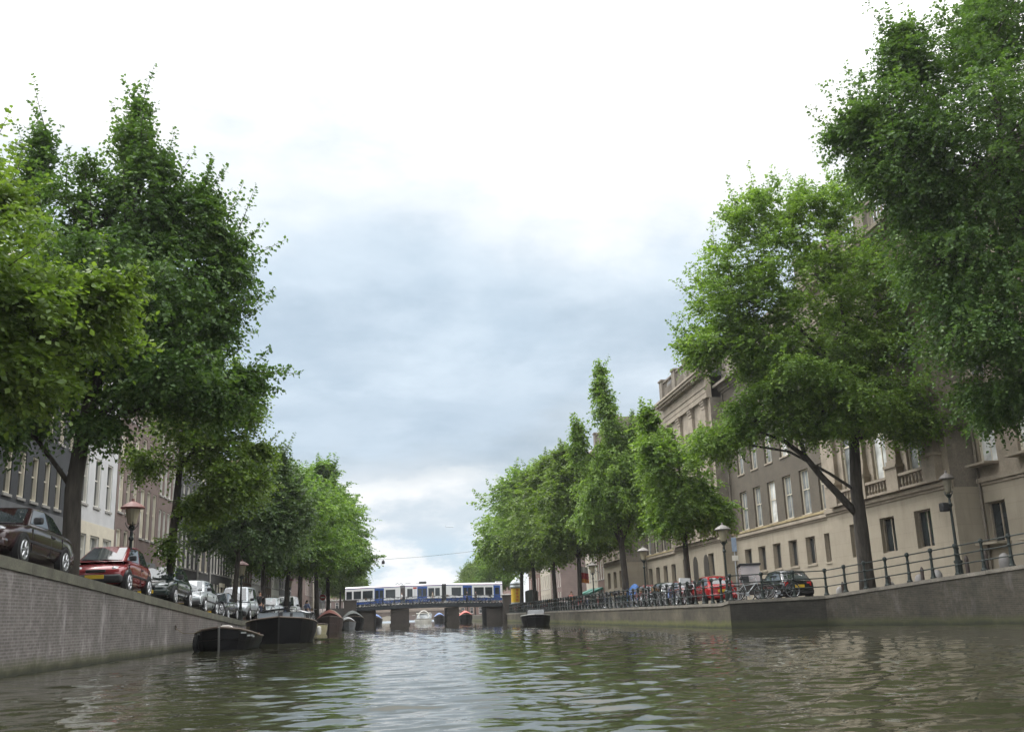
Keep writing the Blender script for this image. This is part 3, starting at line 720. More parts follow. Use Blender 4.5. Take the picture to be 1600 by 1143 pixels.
for x0, x1, nm in ((-9.2, -7.25, 'end_pillar'), (15.75, 17.0, 'end_pillar')):
    m = MB(); m.box(x0, x1, BY0-.6, BY0+.9, -1.0, 4.0); m.box(x0-.1, x1+.1, BY0-.7, BY0+1.0, 4.0, 4.18); m.build(nm, B_pier, t)
def bridge_rail(y):
    m = MB()
    for h in (.35, .7, 1.08): m.tube([(x, y, zd(x)+h) for x in np.linspace(-7.2, 15.7, 16)], .03 if h < 1 else .04, 5)
    for x in np.arange(-7.0, 15.6, .22): m.tube([(x, y, zd(x)), (x, y, zd(x)+1.06)], .012, 4)
    for x in np.arange(-7.0, 15.6, 1.9): m.tube([(x, y, zd(x)), (x, y, zd(x)+1.15)], .05, 6)
    m.build('railing', M_iron, BR)
bridge_rail(BY0+.15); bridge_rail(BY1-.15)
# street ramps up to the bridge, both banks
for nm, xs in (('left_approach', (-11.6, -70)), ('right_approach', (17.15, 90))):
    m = MB(); ys = [(136, 1.25), (148, 2.0), (156, 2.72), (161.5, 2.98), (173.5, 2.98), (179, 2.7), (200, 1.25)]
    for (y0, z0), (y1, z1) in zip(ys[:-1], ys[1:]):
        m.add([(xs[0], y0, z0), (xs[1], y0, z0), (xs[1], y1, z1), (xs[0], y1, z1), (xs[0], y0, .9), (xs[0], y1, .9)], [(0, 1, 2, 3), (4, 0, 3, 5)])
    tag(m.build(nm, M_clinker), kind='structure')
for nm, x0, x1 in (('left_landing', -11.65, -8.85), ('right_landing', 15.85, 17.2)):
    tag(MB().box(x0, x1, 161.5, 173.5, .9, 2.97).build(nm, M_clinker), kind='structure')

# ---- tram
M_tw = carpaint('tram_white', (.84, .84, .83), .3); M_tb = carpaint('tram_blue', (.02, .085, .35), .3); M_tdark = plain('bellows_rubber', (.03, .032, .033), .8)
M_red = plain('red_paint', (.42, .03, .025), .45); M_black = plain('black_metal', (.016, .016, .017), .5)
TY = 165.4
tram = thing('tram', 'white and blue three section tram crossing the bridge', 'tram', (0, TY, 0))
def tz(x): return zd(max(min(x, 14), -6))
def tram_car(x0, x1, dz=0., items=(), nose=0):
    """one section of the tram, tilted with the hump of the bridge. items: (kind, x0, x1, z0, z1)"""
    za, zb_ = tz(x0), tz(x1); sl = (zb_-za)/(x1-x0)
    def P(x, y, z): return (x, y, za + sl*(x-x0) + z)
    def slab(m, a, b, y0, y1, z0, z1):
        m.add([P(a, y0, z0), P(b, y0, z0), P(b, y1, z0), P(a, y1, z0), P(a, y0, z1), P(b, y0, z1), P(b, y1, z1), P(a, y1, z1)], [(3, 2, 1, 0), (4, 5, 6, 7), (0, 1, 5, 4), (1, 2, 6, 5), (2, 3, 7, 6), (3, 0, 4, 7)])
    m = MB(); prof = [(0, .74), (0, 2.86), (.1, 3.04), (.35, 3.12), (2.0, 3.12), (2.25, 3.04), (2.35, 2.86), (2.35, .74)]
    m.prism([P(x0, y, z) for y, z in prof], (x1-x0, 0, sl*(x1-x0))); body = m.build('car_section', M_tw, tram)
    m = MB(); slab(m, x0+.02, x1-.02, .03, 2.32, .3, .74); m.build('lower_skirt', M_tb, body)
    m = MB(); slab(m, x0, x1, -.012, .0, 2.78, 2.86); m.build('roof_stripe', M_tb, body)
    m = MB(); slab(m, x0, x1, -.011, .0, 2.87, 2.91); m.build('red_stripe', M_red, body)
    for (k, a, b, z0, z1) in items:
        if k == 'w':
            m = MB(); slab(m, a-.07, b+.07, -.012, .0, z0-.07, z1+.07); fr = m.build('window', M_black, body)
            m = MB(); slab(m, a, b, -.02, -.013, z0, z1); m.build('pane', M_glass, fr)
        elif k == 'd':
            m = MB(); slab(m, a, b, -.02, .0, .32, 2.7); d = m.build('door', M_tb, body)
            mid = (a+b)/2
            for c, e in ((a+.1, mid-.08), (mid+.08, b-.1)):
                m = MB(); slab(m, c, e, -.028, -.021, 1.15, 2.4); m.build('pane', M_glass, d)
            m = MB(); slab(m, mid-.02, mid+.02, -.03, -.021, .35, 2.68); m.build('door_seam', M_black, d)
        elif k == 'b':
            m = MB(); slab(m, a, b, -.016, .0, z0, z1); m.build('blue_panel', M_tb, body)
    if nose:
        e = x0 if nose < 0 else x1; m = MB(); slab(m, min(e, e-nose*1.0), max(e, e-nose*.0), .25, 2.1, 3.12, 3.34); m.build('destination_box', M_tw, body)
    bg = MB()
    for c in (x0+(x1-x0)*.3, x0+(x1-x0)*.7):
        for dx in (-.7, .7): bg.disc(P(c+dx, 1.1, .33), (0, 1, 0), .32, 1.6, 14)
    bg.build('bogie', M_black, body)
    return body
W0, W1 = 1.25, 2.35
tram_car(-9.2, -.42, items=[('w', -8.95, -8.2, W0, W1), ('w', -7.8, -6.75, W0, W1), ('w', -6.35, -4.9, W0, W1), ('d', -4.55, -3.05, 0, 0), ('w', -2.7, -1.3, W0, W1)], nose=-1)
tram_car(.35, 6.25, items=[('w', .75, 1.45, W0, W1), ('d', 2.3, 3.9, 0, 0), ('w', 4.15, 4.95, W0, W1), ('w', 5.25, 5.85, W0, W1)])
tram_car(6.95, 16.1, items=[('w', 7.9, 9.3, W0, W1), ('d', 9.65, 11.15, 0, 0), ('w', 11.55, 13.0, W0, W1), ('w', 13.35, 14.4, W0, W1), ('b', 14.65, 15.75, .32, 2.7), ('w', 14.9, 15.6, W0, W1)], nose=1)
for a, b in ((-.42, .35), (6.25, 6.95)):
    m = MB()
    for i in range(5): m.box(a+(b-a)*i/5+.01, a+(b-a)*(i+1)/5-.01, .12+.05*(i % 2), 2.2-.05*(i % 2), tz(a)+.45, tz(a)+3.0)
    m.build('bellows', M_tdark, tram)
m = MB()
for x in (-.9, -.3, .6, 1.0): m.tube([(x-.3, 1.1, tz(0)+3.15), (x, 1.1, tz(0)+3.4), (x+.3, 1.1, tz(0)+3.15)], .035, 5)
m.build('pantograph', M_black, tram)
m = MB(); m.box(2.6, 3.8, .5, 1.9, tz(3)+3.13, tz(3)+3.5); bevel(m.build('roof_unit', M_black, tram), .08)

# ---- advertising column, yellow poster with red marks
M_yel = plain('poster_yellow', (.62, .40, .015), .5, var=.06); M_zinc = plain('zinc', (.42, .45, .47), .45, .3, var=.12); M_or = plain('poster_red', (.50, .07, .03), .5); M_pgrey = plain('poster_grey', (.33, .27, .15), .5)
t = thing('advertising_column', 'round advertising column with yellow poster and grey domed cap by the bridge', 'advertising column', (17.25, 155.6, 2.6))
MB().lathe([(.82, 0), (.82, .25), (.76, .28), (.76, 2.45), (.76, 2.46)], 24).build('pillar', M_zinc, t)
def arc(name, mat, a0, a1, z0, z1, r_):
    m = MB(); k = 8
    for i in range(k):
        p, q = a0+(a1-a0)*i/k, a0+(a1-a0)*(i+1)/k
        m.quad((r_*cos(p), r_*sin(p), z0), (r_*cos(q), r_*sin(q), z0), (r_*cos(q), r_*sin(q), z1), (r_*cos(p), r_*sin(p), z1))
    return m.build(name, mat, t)
p1 = arc('poster', M_yel, R(180), R(255), .3, 2.43, .768); p2 = arc('poster', M_yel, R(256), R(330), .3, 2.43, .768)
m = MB()
for i, z in enumerate((.45, .95, 1.45, 1.95)):    # column of big letters, too blurred in the photo to read
    a = R(262+4*(i % 2))
    for da in (0, .16, .32): m.quad((.775*cos(a+da), .775*sin(a+da), z), (.775*cos(a+da+.1), .775*sin(a+da+.1), z), (.775*cos(a+da+.1), .775*sin(a+da+.1), z+.36), (.775*cos(a+da), .775*sin(a+da), z+.36))
m.build('lettering', M_or, p2)
MB().lathe([(.9, 2.45), (.95, 2.5), (.95, 2.72), (.88, 2.78), (.88, 2.95), (.93, 3.0), (.93, 3.15), (.6, 3.5), (.28, 3.78), (.05, 4.05), (.0, 4.08)], 24).build('cap', M_zinc, t, True)

# ---- far bridge and lamp on a span wire
t = thing('brick_bridge', 'distant arched brick bridge seen under the tram bridge', 'bridge', (0, 0, 0))
m = MB(); N = 20
for i in range(N):
    a, b = -10+27*i/N, -10+27*(i+1)/N
    def lo(x):
        best = -1.
        for c, w in ((-4.5, 3.2), (3.2, 3.6), (11, 3.2)):
            if abs(x-c) < w: best = max(best, 2.0*sqrt(1-((x-c)/w)**2))
        return best
    m.add([(a, 300, lo(a)), (b, 300, lo(b)), (b, 300, 3.0), (a, 300, 3.0), (a, 309, lo(a)), (b, 309, lo(b)), (b, 309, 3.0), (a, 309, 3.0)], [(0, 1, 2, 3), (4, 7, 6, 5), (0, 4, 5, 1), (3, 2, 6, 7)])
m.build('arches', brick('far_bridge_brick', (.21, .15, .12), (.17, .125, .10), (.15, .13, .11), stain=.3), t)
MB().box(-10, 17, 299.8, 300.2, 3.0, 3.9).build('parapet', plain('far_parapet', (.27, .22, .18), .8), t)
t = thing('hanging_street_lamp', 'small street lamp hanging over the canal on a span wire', 'street lamp', (-2.85, 150, 9.0))
MB().lathe([(.0, .62), (.06, .6), (.08, .45), (.2, .4), (.24, .1), (.2, -.05), (.0, -.08)], 10).build('lamp_body', M_black, t)
MB().tube([(-7.6, 0, .9), (-3, 0, .68), (0, 0, .6), (6, 0, .85), (12, 0, 1.3), (19.5, 0, 2.2)], .022, 4).build('span_wire', M_black, t)
t = thing('airliner', 'tiny airliner low in the clouds above the tram', 'aeroplane', (117, 2500, 218), R(8)); t.scale = (.62,)*3
MB().tube([(-18, 0, 0), (-15, 0, .6), (-6, 0, 0), (14, 0, 0), (18, 0, -.6)], [.3, 1.2, 2.0, 2.0, .4], 10).build('fuselage', M_zinc, t)
MB().prism([(-2, 0, -.8), (4, 0, -.8), (-6, -17, .3), (-8, -17, .3)], (0, 0, .4)).prism([(-2, 0, -.8), (4, 0, -.8), (-6, 17, .3), (-8, 17, .3)], (0, 0, .4)).build('wings', M_zinc, t)
MB().prism([(-18, 0, .6), (-14, 0, .8), (-17, 0, 6), (-19, 0, 6)], (0, .4, 0)).build('tail_fin', M_zinc, t)
# ================================================================ TREES
def leaf_mat(name, cols, trans=.38, rough=.5):
    n = NT(name); geo = n.new('ShaderNodeNewGeometry')
    f = n.math('ADD', n.math('MULTIPLY', n.noise(.55, 3, .6), .75), n.math('MULTIPLY', geo.outputs['Random Per Island'], .35))
    c = n.ramp(f, [(.34, cols[0]), (.54, cols[1]), (.76, cols[2])])
    n.setv(n.b.inputs['Base Color'], c); n.setv(n.b.inputs['Roughness'], rough); n.setv(n.b.inputs['Specular IOR Level'], .35)
    tr = n.new('ShaderNodeBsdfTranslucent'); n.setv(tr.inputs[0], n.mix(1., c, (1.25, 1.35, .55), 'MULTIPLY'))
    mx = n.new('ShaderNodeMixShader'); mx.inputs[0].default_value = trans
    n.link(n.b.outputs[0], mx.inputs[1]); n.link(tr.outputs[0], mx.inputs[2]); n.link(mx.outputs[0], n.out.inputs[0])
    return n.m
LEAF_BRIGHT = leaf_mat('leaf_bright', ((.068, .116, .026), (.112, .176, .036), (.172, .245, .054)), .44)
LEAF_MID = leaf_mat('leaf_mid', ((0.066, 0.130, 0.028), (0.117, 0.207, 0.037), (0.193, 0.297, 0.050)), .40)
LEAF_FRESH = leaf_mat('leaf_fresh', ((0.092, 0.161, 0.042), (0.152, 0.244, 0.055), (0.231, 0.337, 0.074)), .42)
LEAF_DARK = leaf_mat('leaf_dark', ((0.049, 0.095, 0.032), (0.076, 0.140, 0.041), (0.124, 0.203, 0.054)), .40)
LEAF_GREY = leaf_mat('leaf_greyish', ((0.053, 0.092, 0.044), (0.085, 0.138, 0.057), (0.132, 0.190, 0.081)), .38)
BARK = None
def bark():
    global BARK
    if BARK: return BARK
    n = NT('bark'); v = n.coord((9, 9, 1.4)); f = n.noise(1., 6, .65, v)
    c = n.ramp(f, [(.3, (.022, .019, .015)), (.62, (.062, .053, .043)), (.8, (.095, .085, .068))]); n.bump(f, .8, .04)
    BARK = n.fin(c, .9); return BARK
def unit(a): return a/np.maximum(np.linalg.norm(a, axis=-1, keepdims=True), 1e-9)
def build_leaves(r, cl, leaf, per, spray, core):
    """cl: array of leaf clumps (x,y,z,r); returns verts and triangles of little folded leaves set along short drooping twigs"""
    n = len(cl); k = int(per*.74)
    c = np.repeat(cl[:, :3], k, 0); rad = np.repeat(cl[:, 3], k)
    d = unit(r.normal(size=(n*k, 3))*[1, 1, .75]+[0, 0, .12])
    b = c + d*(rad*(.10+.85*r.rand(n*k)))[:, None]*[1, 1, .62]
    outw = unit(c-core)
    sd = unit(d*.6 + outw*.8 + np.array([0, 0, .12]) + r.normal(size=d.shape)*.38)
    m = 11; L = (spray*(.6+.95*r.rand(n*k)**1.5))
    t = np.tile(np.linspace(.05, 1, m), n*k); B = np.repeat(b, m, 0); SD = np.repeat(sd, m, 0); LL = np.repeat(L, m)
    pos = B + SD*(t*LL)[:, None]; pos[:, 2] -= .38*LL*t*t
    side = unit(np.cross(SD, [0, 0, 1.])); sg = np.tile(np.where(np.arange(m) % 2, 1., -1.), n*k)
    ld = unit(SD*.55 + side*sg[:, None]*.8 + r.normal(size=pos.shape)*.32 + [0, 0, -.30])
    nm = unit(np.array([0, 0, 1.]) + r.normal(size=pos.shape)*.55)
    sz = leaf*(.55+.8*r.rand(len(pos)))
    w = unit(np.cross(ld, nm)); up = np.cross(w, ld)
    mid = pos + ld*(sz*.48)[:, None] + up*(sz*.10)[:, None]
    V = np.stack([pos, mid + w*(sz*.36)[:, None], pos + ld*sz[:, None], mid - w*(sz*.36)[:, None]], 1)
    V[:, 1] -= 0; N = len(pos)
    a = np.arange(N)*4
    F = np.concatenate([np.stack([a, a+1, a+2], -1), np.stack([a, a+2, a+3], -1)])
    return V.reshape(-1, 3), F
def leaf_quads(r, pos, D, t, leaf):
    ph = r.rand(len(pos))*2*pi; a = unit(np.cross(D, [0.3, 0.1, 1.])); b = np.cross(D, a)
    ld = unit(D*.5 + (a*np.cos(ph)[:, None] + b*np.sin(ph)[:, None])*.9 + [0, 0, -.35])
    nm = unit(np.array([0, 0, 1.]) + r.normal(size=pos.shape)*.5); sz = leaf*(.75+.5*r.rand(len(pos)))*(1.1-.35*t)
    w = unit(np.cross(ld, nm)); up = np.cross(w, ld); mid = pos + ld*(sz*.48)[:, None] + up*(sz*.1)[:, None]
    V = np.stack([pos, mid + w*(sz*.36)[:, None], pos + ld*sz[:, None], mid - w*(sz*.36)[:, None]], 1); a4 = np.arange(len(pos))*4
    return V.reshape(-1, 3), np.concatenate([np.stack([a4, a4+1, a4+2], -1), np.stack([a4, a4+2, a4+3], -1)])
TREES = {}
def tree_parts(key, seed, envs, trunk, tr, leaf=.16, per=34, spray=.75, limbs=True, shoots=None):
    """envs: (x,y,z, rx,ry,rz, number of clumps, clump radius); trunk: list of points; tr: radii"""
    r = np.random.RandomState(seed); cls = []; tw = MB()
    tp = [np.array(p, float) for p in trunk]
    tw.tube(trunk, tr, 12)
    core = np.array(trunk[-1], float)
    for e in envs:
        c = np.array(e[:3]); R3 = np.array(e[3:6]); n = int(e[6]); cr = e[7]
        R3 = np.maximum(R3 - .70*cr - .30*spray, .38*R3)
        d = unit(r.normal(size=(n, 3))); q = .36+.64*r.rand(n)**.6
        wob = 1+.16*np.sin(3.1*d[:, 0]*2+seed)+.14*np.sin(4.3*d[:, 1]+2*d[:, 2]*3+seed*.7)
        p = d*R3*(q*wob)[:, None]
        if R3[2] > 1.8*R3[0]: p[:, :2] *= (1.15-.95*(p[:, 2]/R3[2]*.5+.5))[:, None]       # leaders taper to a point
        p = c + p
        rad = np.minimum(cr*(.60+.65*r.rand(n)), .75*max(min(R3), .3))
        cls.append(np.concatenate([p, rad[:, None]], 1))
        if limbs:
            # a limb from the trunk into this part of the crown, then boughs to its clumps
            i = min(range(len(tp)), key=lambda j: np.linalg.norm(tp[j]-c)+max(0, tp[j][2]-c[2]+1.0)*2)
            s = tp[i]; hr = tr[i]*.55
            mid = (s+c)/2 + np.array([0, 0, .10*np.linalg.norm(c-s)]) + r.normal(size=3)*.15
            path = [s, s*.6+mid*.4+r.normal(size=3)*.06, mid, mid*.4+c*.6+r.normal(size=3)*.1, c]
            lr = min(hr, .05+.022*np.linalg.norm(R3))
            tw.tube(path, [lr, lr*.85, lr*.72, lr*.6, lr*.42], 7)
            sk = [mid, mid*.5+c*.5, c]
            top = c + np.array([0, 0, R3[2]*.75]); tw.tube([c, (c+top)/2+r.normal(size=3)*.15, top], [lr*.42, lr*.28, .015], 6); sk += [(c+top)/2, top*.8+c*.2]
            for j in range(min(n, 60)):
                g = p[j]; a = min(sk, key=lambda q_: np.linalg.norm(q_-g)+max(0, q_[2]-g[2])*1.2)
                mm = (a+g)/2 + r.normal(size=3)*.12*np.linalg.norm(g-a)*.6
                br = lr*.30
                tw.tube([a, mm, g], [br, br*.6, .012], 5)
    cl = np.concatenate(cls)
    V, F = build_leaves(r, cl, leaf, per, spray, core - np.array([0, 0, 2.]))
    if shoots:                                  # young shoots that stand out of the crown all round
        cen = np.average(cl[:, :3], 0, cl[:, 3]); w = np.linalg.norm((cl[:, :3]-cen)*[1, 1, .8], axis=1); w = w**2.2*(cl[:, 2] > cen[2]-3)
        ii = r.choice(len(cl), shoots[0], p=w/w.sum()); b = cl[ii, :3]; o = unit(b-cen)
        d = unit(o*.8 + np.array([0, 0, .55]) + r.normal(size=o.shape)*.28); ln = shoots[1]*(.6+.8*r.rand(len(ii)))
        b = b + d*(cl[ii, 3]*.5)[:, None]
        m = 56; t = np.tile(np.linspace(-.15, 1, m), len(ii)); B = np.repeat(b, m, 0); D = np.repeat(d, m, 0); LL = np.repeat(ln, m)
        pos = B + D*(t*LL)[:, None] + np.array([0, 0, .10])*(LL*t*t)[:, None] + r.normal(size=B.shape)*(.17*(1-t)+.03)[:, None]
        for q in range(len(ii)): tw.tube([b[q], b[q]+d[q]*ln[q]*.5+np.array([0, 0, .025*ln[q]]), b[q]+d[q]*ln[q]+np.array([0, 0, .1*ln[q]])], [.018, .012, .004], 4)
        V2, F2 = leaf_quads(r, pos, D, t, leaf*1.2)
        F = np.concatenate([F, F2+len(V)]); V = np.concatenate([V, V2])
    cm = np_mesh('crown', V, F); tm = tw.mesh('trunk', True); tm.materials.append(bark())
    return tm, cm
def tree(key, label, loc, seed=1, envs=None, trunk=None, tr=None, lm=None, rz=0, scale=1., group='canal side trees', name='elm_tree', **kw):
    if key not in TREES: TREES[key] = tree_parts(key, seed, envs, trunk, tr, **kw)
    tm, cm = TREES[key]
    if (key, lm.name) not in TREES:
        q = cm if not cm.materials else cm.copy()
        q.materials.clear(); q.materials.append(lm); TREES[key, lm.name] = q
    t = thing(name, label, 'tree', loc, rz, group); t.scale = (scale,)*3 if isinstance(scale, (int, float)) else scale
    put('trunk', tm, t); put('crown', TREES[key, lm.name], t)
    return t
# --- left bank, near to far.  all envelopes are in metres from the foot of the trunk
tree('near_left', 'bright yellow green tree filling the left edge in front of the tall dark elm', (-12.6, 25.0, zl(25)), 11,
     [(.4, .3, 7.0, 4.4, 4.6, 3.0, 105, 1.05), (2.9, 1.0, 6.0, 3.0, 3.0, 1.7, 46, .85), (2.6, .6, 4.4, 2.4, 2.6, 1.2, 26, .75), (-1.5, -1, 8.8, 3.5, 3.5, 2.3, 40, .9), (1.2, -2.0, 4.8, 2.6, 2.4, 1.6, 26, .8), (1.6, .4, 9.3, 1.6, 1.6, 1.0, 14, .6), (4.4, .8, 6.6, 1.5, 1.4, .8, 10, .5)],
     [(0, 0, -.3), (.05, 0, 1.6), (.0, .1, 3.4), (.2, .1, 5.5), (.3, .2, 8.0)], [.34, .27, .23, .18, .08], shoots=(110, 1.2), lm=LEAF_BRIGHT, leaf=.17, per=30)
tree('tall_dark', 'tall dark elm with pointed leading shoots and a thick trunk behind the quay edge', (-10.9, 34.6, zl(34.6)), 23,
     [(.7, .5, 9.6, 4.3, 4.6, 4.2, 165, 1.05), (-2.6, .5, 7.8, 3.5, 4.0, 2.8, 70, 1.0), (2.7, .8, 8.8, 2.4, 3, 3.2, 52, .85), (2.9, 0, 6.6, 3.0, 3.0, 1.4, 38, .8), (4.2, .6, 6.4, 1.4, 1.6, .9, 18, .55), (5.3, .4, 7.0, 1.0, 1.0, .6, 9, .4),
      (1.4, .2, 13.8, 1.95, 1.95, 4.1, 50, .45), (-1.9, .3, 13.9, 1.1, 1.1, 3.4, 24, .45), (-.1, 0, 13.0, 1.0, 1.0, 2.2, 14, .42),
      (2.3, .3, 12.8, 1.5, 1.5, 2.4, 28, .48), (3.6, .3, 12.6, 1.35, 1.35, 2.3, 26, .45), (4.4, .5, 11.2, 1.3, 1.3, 1.8, 20, .45), (4.3, .2, 8.8, 1.0, 1.2, .9, 8, .42),
      (-2.2, -.5, 5.4, 2.0, 2.0, .9, 20, .6), (.9, -.2, 5.4, 1.4, 1.4, .8, 10, .5)],
     [(0, 0, -.3), (.05, 0, .8), (-.02, 0, 3.0), (.15, .05, 5.0), (.6, .2, 8.0), (1.2, .2, 12.0), (1.5, .2, 15.6)], [.36, .30, .27, .25, .2, .12, .03], shoots=(210, 1.5), lm=LEAF_DARK, leaf=.16, per=30)
tree('third_left', 'light green elm behind the parked cars with drooping low boughs', (-10.75, 48.7, zl(48.7)), 31,
     [(1.5, 0, 8.4, 2.9, 3.2, 3.4, 92, .95), (2.8, -.3, 5.8, 1.9, 2.2, 1.7, 34, .75), (-1.2, -.2, 6.8, 1.2, 1.4, .8, 10, .5), (1.2, 0, 4.8, 1.4, 1.6, .9, 16, .55), (-.1, -.2, 3.0, .45, .45, .7, 5, .3), (3.0, 0, 9.4, 1.5, 1.8, 1.5, 18, .65), (3.7, .2, 7.2, .9, .9, .8, 10, .45)],
     [(0, 0, -.3), (0, 0, 1.5), (.05, 0, 3.8), (.2, 0, 6.5), (.4, 0, 10)], [.25, .20, .18, .14, .05], shoots=(50, 1.0), lm=LEAF_BRIGHT, leaf=.16, per=28)
tree('willowy', 'grey green tree with fine upright foliage beyond the light green elm', (-10.7, 66.5, 1.35), 37,
     [(1.0, 0, 7.2, 3.2, 3.4, 3.3, 110, 1.1), (3.3, 0, 6.4, 1.8, 2.2, 2.8, 40, .9), (-1.4, 0, 6.0, 1.8, 2, 2.2, 30, .9), (2.6, 0, 9.4, .8, .8, 1.8, 12, .5), (.6, 0, 10.0, .9, .9, 1.6, 10, .5)],
     [(0, 0, -.3), (.05, 0, 1.6), (.2, 0, 4), (.6, 0, 8)], [.22, .17, .14, .06], shoots=(90, 1.5), lm=LEAF_GREY, leaf=.19, per=26, spray=.95)
tree('willowy', 'dark grey green tree just behind the second lamp', (-10.7, 80.5, 1.3), lm=LEAF_GREY, rz=2.2, scale=(1.05, 1.05, .96))
# a big tree grown once for the far rows, then used for each of its neighbours
FAR = [(.3, 0, 12.2, 6.0, 6.0, 6.2, 150, 1.6), (2.8, -1.5, 8.8, 4.6, 4.4, 3.0, 60, 1.4), (-2.4, .5, 9.0, 4.0, 4.2, 3.4, 50, 1.4), (.7, 0, 16.4, 3.4, 3.4, 2.6, 44, 1.1), (-.9, .5, 18.0, 2.0, 2.0, 1.6, 16, .85), (0, 2.5, 8.8, 4.0, 3.6, 2.6, 36, 1.3)]
FT = ([(0, 0, -.3), (.1, 0, 2.5), (.2, 0, 6), (.3, 0, 12), (.3, 0, 17)], [.32, .25, .22, .14, .04])
kwf = dict(envs=FAR, trunk=FT[0], tr=FT[1], seed=41, leaf=.30, per=20, spray=1.1, shoots=(110, 1.5))
tree('far', 'shorter green elm after the dark grey green tree in the left row', (-10.9, 97, 1.3), lm=LEAF_MID, scale=(.86, .9, .69), **kwf)
tree('far', 'green elm just before the tallest one in the left row', (-10.9, 110, 1.3), lm=LEAF_MID, rz=1.3, scale=(1.0, 1.0, .83))
tree('far', 'tallest green elm in the left row, leaning out over the canal', (-10.2, 124, 1.3), lm=LEAF_MID, rz=2.6, scale=(1.08, 1.08, .97))
tree('far', 'last green elm on the left before the bridge', (-9.9, 139, 1.3), lm=LEAF_MID, rz=4.0, scale=(1.12, 1.12, .88))
tree('far', 'yellow green tree just past the left end of the bridge', (-11.3, 186, 1.3), lm=LEAF_BRIGHT, rz=.7, scale=.72)
tree('far', 'green tree second past the left end of the bridge', (-11.5, 205, 1.3), lm=LEAF_MID, rz=5.2, scale=.72)
tree('far', 'green tree third past the left end of the bridge', (-11.5, 226, 1.3), lm=LEAF_MID, rz=3.2, scale=.72)
# --- right bank
tree('near_right', 'large dark elm filling the upper right corner', (27.2, 37.0, zr(0, 37)), 53,
     [(-1.3, 0, 17.6, 7.2, 6.0, 6.6, 290, 1.2), (-5.6, .5, 17.0, 3.2, 3.4, 3.8, 80, .95), (-2.4, -.5, 9.4, 5.0, 4.4, 3.4, 120, 1.05), (-4.2, 0, 12.4, 3.4, 3.4, 2.8, 60, .95), (.2, 0, 23.4, 4.6, 4.5, 3.0, 70, .95), (-7.3, .5, 18.6, 1.8, 1.8, 1.6, 24, .6), (-4.6, .3, 21.6, 2.0, 2.0, 2.0, 30, .65), (-1.8, 1.5, 6.6, 3.4, 2.6, 1.8, 44, .8), (2.5, -2, 8.0, 3, 3, 2.4, 40, .9)],
     [(0, 0, -.3), (0, 0, 2), (-.2, 0, 5), (-.7, 0, 10), (-1.2, 0, 16), (-1.2, 0, 22)], [.5, .42, .36, .3, .2, .06], shoots=(170, 1.6), lm=LEAF_DARK, leaf=.16, per=32)
tree('forked', 'big spreading elm with a forked dark trunk in front of the pilastered front', (24.9, 52.6, 1.45), 61,
     [(-2.2, 0, 18.0, 4.6, 4.4, 4.4, 84, 1.0), (2.6, .5, 16.4, 4.2, 4.4, 5.2, 96, 1.1), (-6.0, 0, 17.0, 3.4, 3.4, 3.4, 44, .85), (-2.8, -.5, 11.8, 4.2, 4.0, 3.2, 100, 1.0), (-7.4, -.2, 13.8, 2.6, 2.8, 2.0, 34, .75), (-7.8, 0, 8.7, 1.8, 2.0, 1.5, 24, .55), (-5.2, -.3, 9.8, 2.6, 2.4, 1.8, 34, .75), (1.0, -1.0, 10.4, 4.6, 3.6, 2.4, 76, .95), (3.8, -1.2, 9.2, 2.6, 2.4, 1.6, 28, .75), (-2.6, -1, 9.2, 2.0, 2.0, 1.0, 18, .6), (-3.8, 0, 21.4, 3.3, 3.0, 2.6, 40, .75), (-.2, 0, 22.2, 3.0, 2.8, 2.2, 32, .8), (-4.4, .2, 14.6, 3.0, 3.2, 2.6, 42, .85), (.6, .2, 13.6, 3.6, 3.4, 2.8, 52, .95)],
     [(0, 0, -.3), (.0, 0, 1.2), (.02, 0, 3.6), (.0, 0, 5.6), (.2, 0, 8.4), (.5, 0, 12), (.4, 0, 17)], [.48, .40, .37, .33, .27, .2, .07], shoots=(130, 1.4), lm=LEAF_FRESH, leaf=.17, per=30)
def fork():
    m = MB(); m.tube([(0, 0, 4.2), (-.9, .05, 5.3), (-1.9, .1, 6.5), (-2.7, .1, 7.6), (-3.9, 0, 8.5), (-5.2, 0, 9.0)], [.22, .20, .18, .15, .11, .05], 9)
    m.tube([(-2.7, .1, 7.6), (-3.0, .2, 10), (-3.2, 0, 14)], [.13, .10, .05], 7)
    return m
ft = [o for o in S.objects if o.get('label', '').startswith('big spreading elm')][0]
fork().build('limb', bark(), ft, True)
tree('third_right', 'rounded green elm with a thin trunk in front of the far pavilion', (18.3, 64.0, 1.3), 67,
     [(-.2, 0, 7.9, 3.0, 3.0, 3.2, 84, .95), (-1.4, 0, 10.0, 1.9, 2.2, 2.2, 30, .75), (1.6, 0, 6.2, 2.2, 2.2, 1.9, 36, .85), (-1.0, 0, 5.6, 1.9, 1.9, 1.4, 24, .75), (-1.9, 0, 11.9, 1.0, 1.1, 1.4, 9, .45)],
     [(0, 0, -.3), (-.02, 0, 1.5), (-.05, 0, 4.0), (0, 0, 8), (-.2, 0, 11)], [.25, .2, .17, .1, .04], shoots=(45, .9), lm=LEAF_FRESH, leaf=.19, per=30)
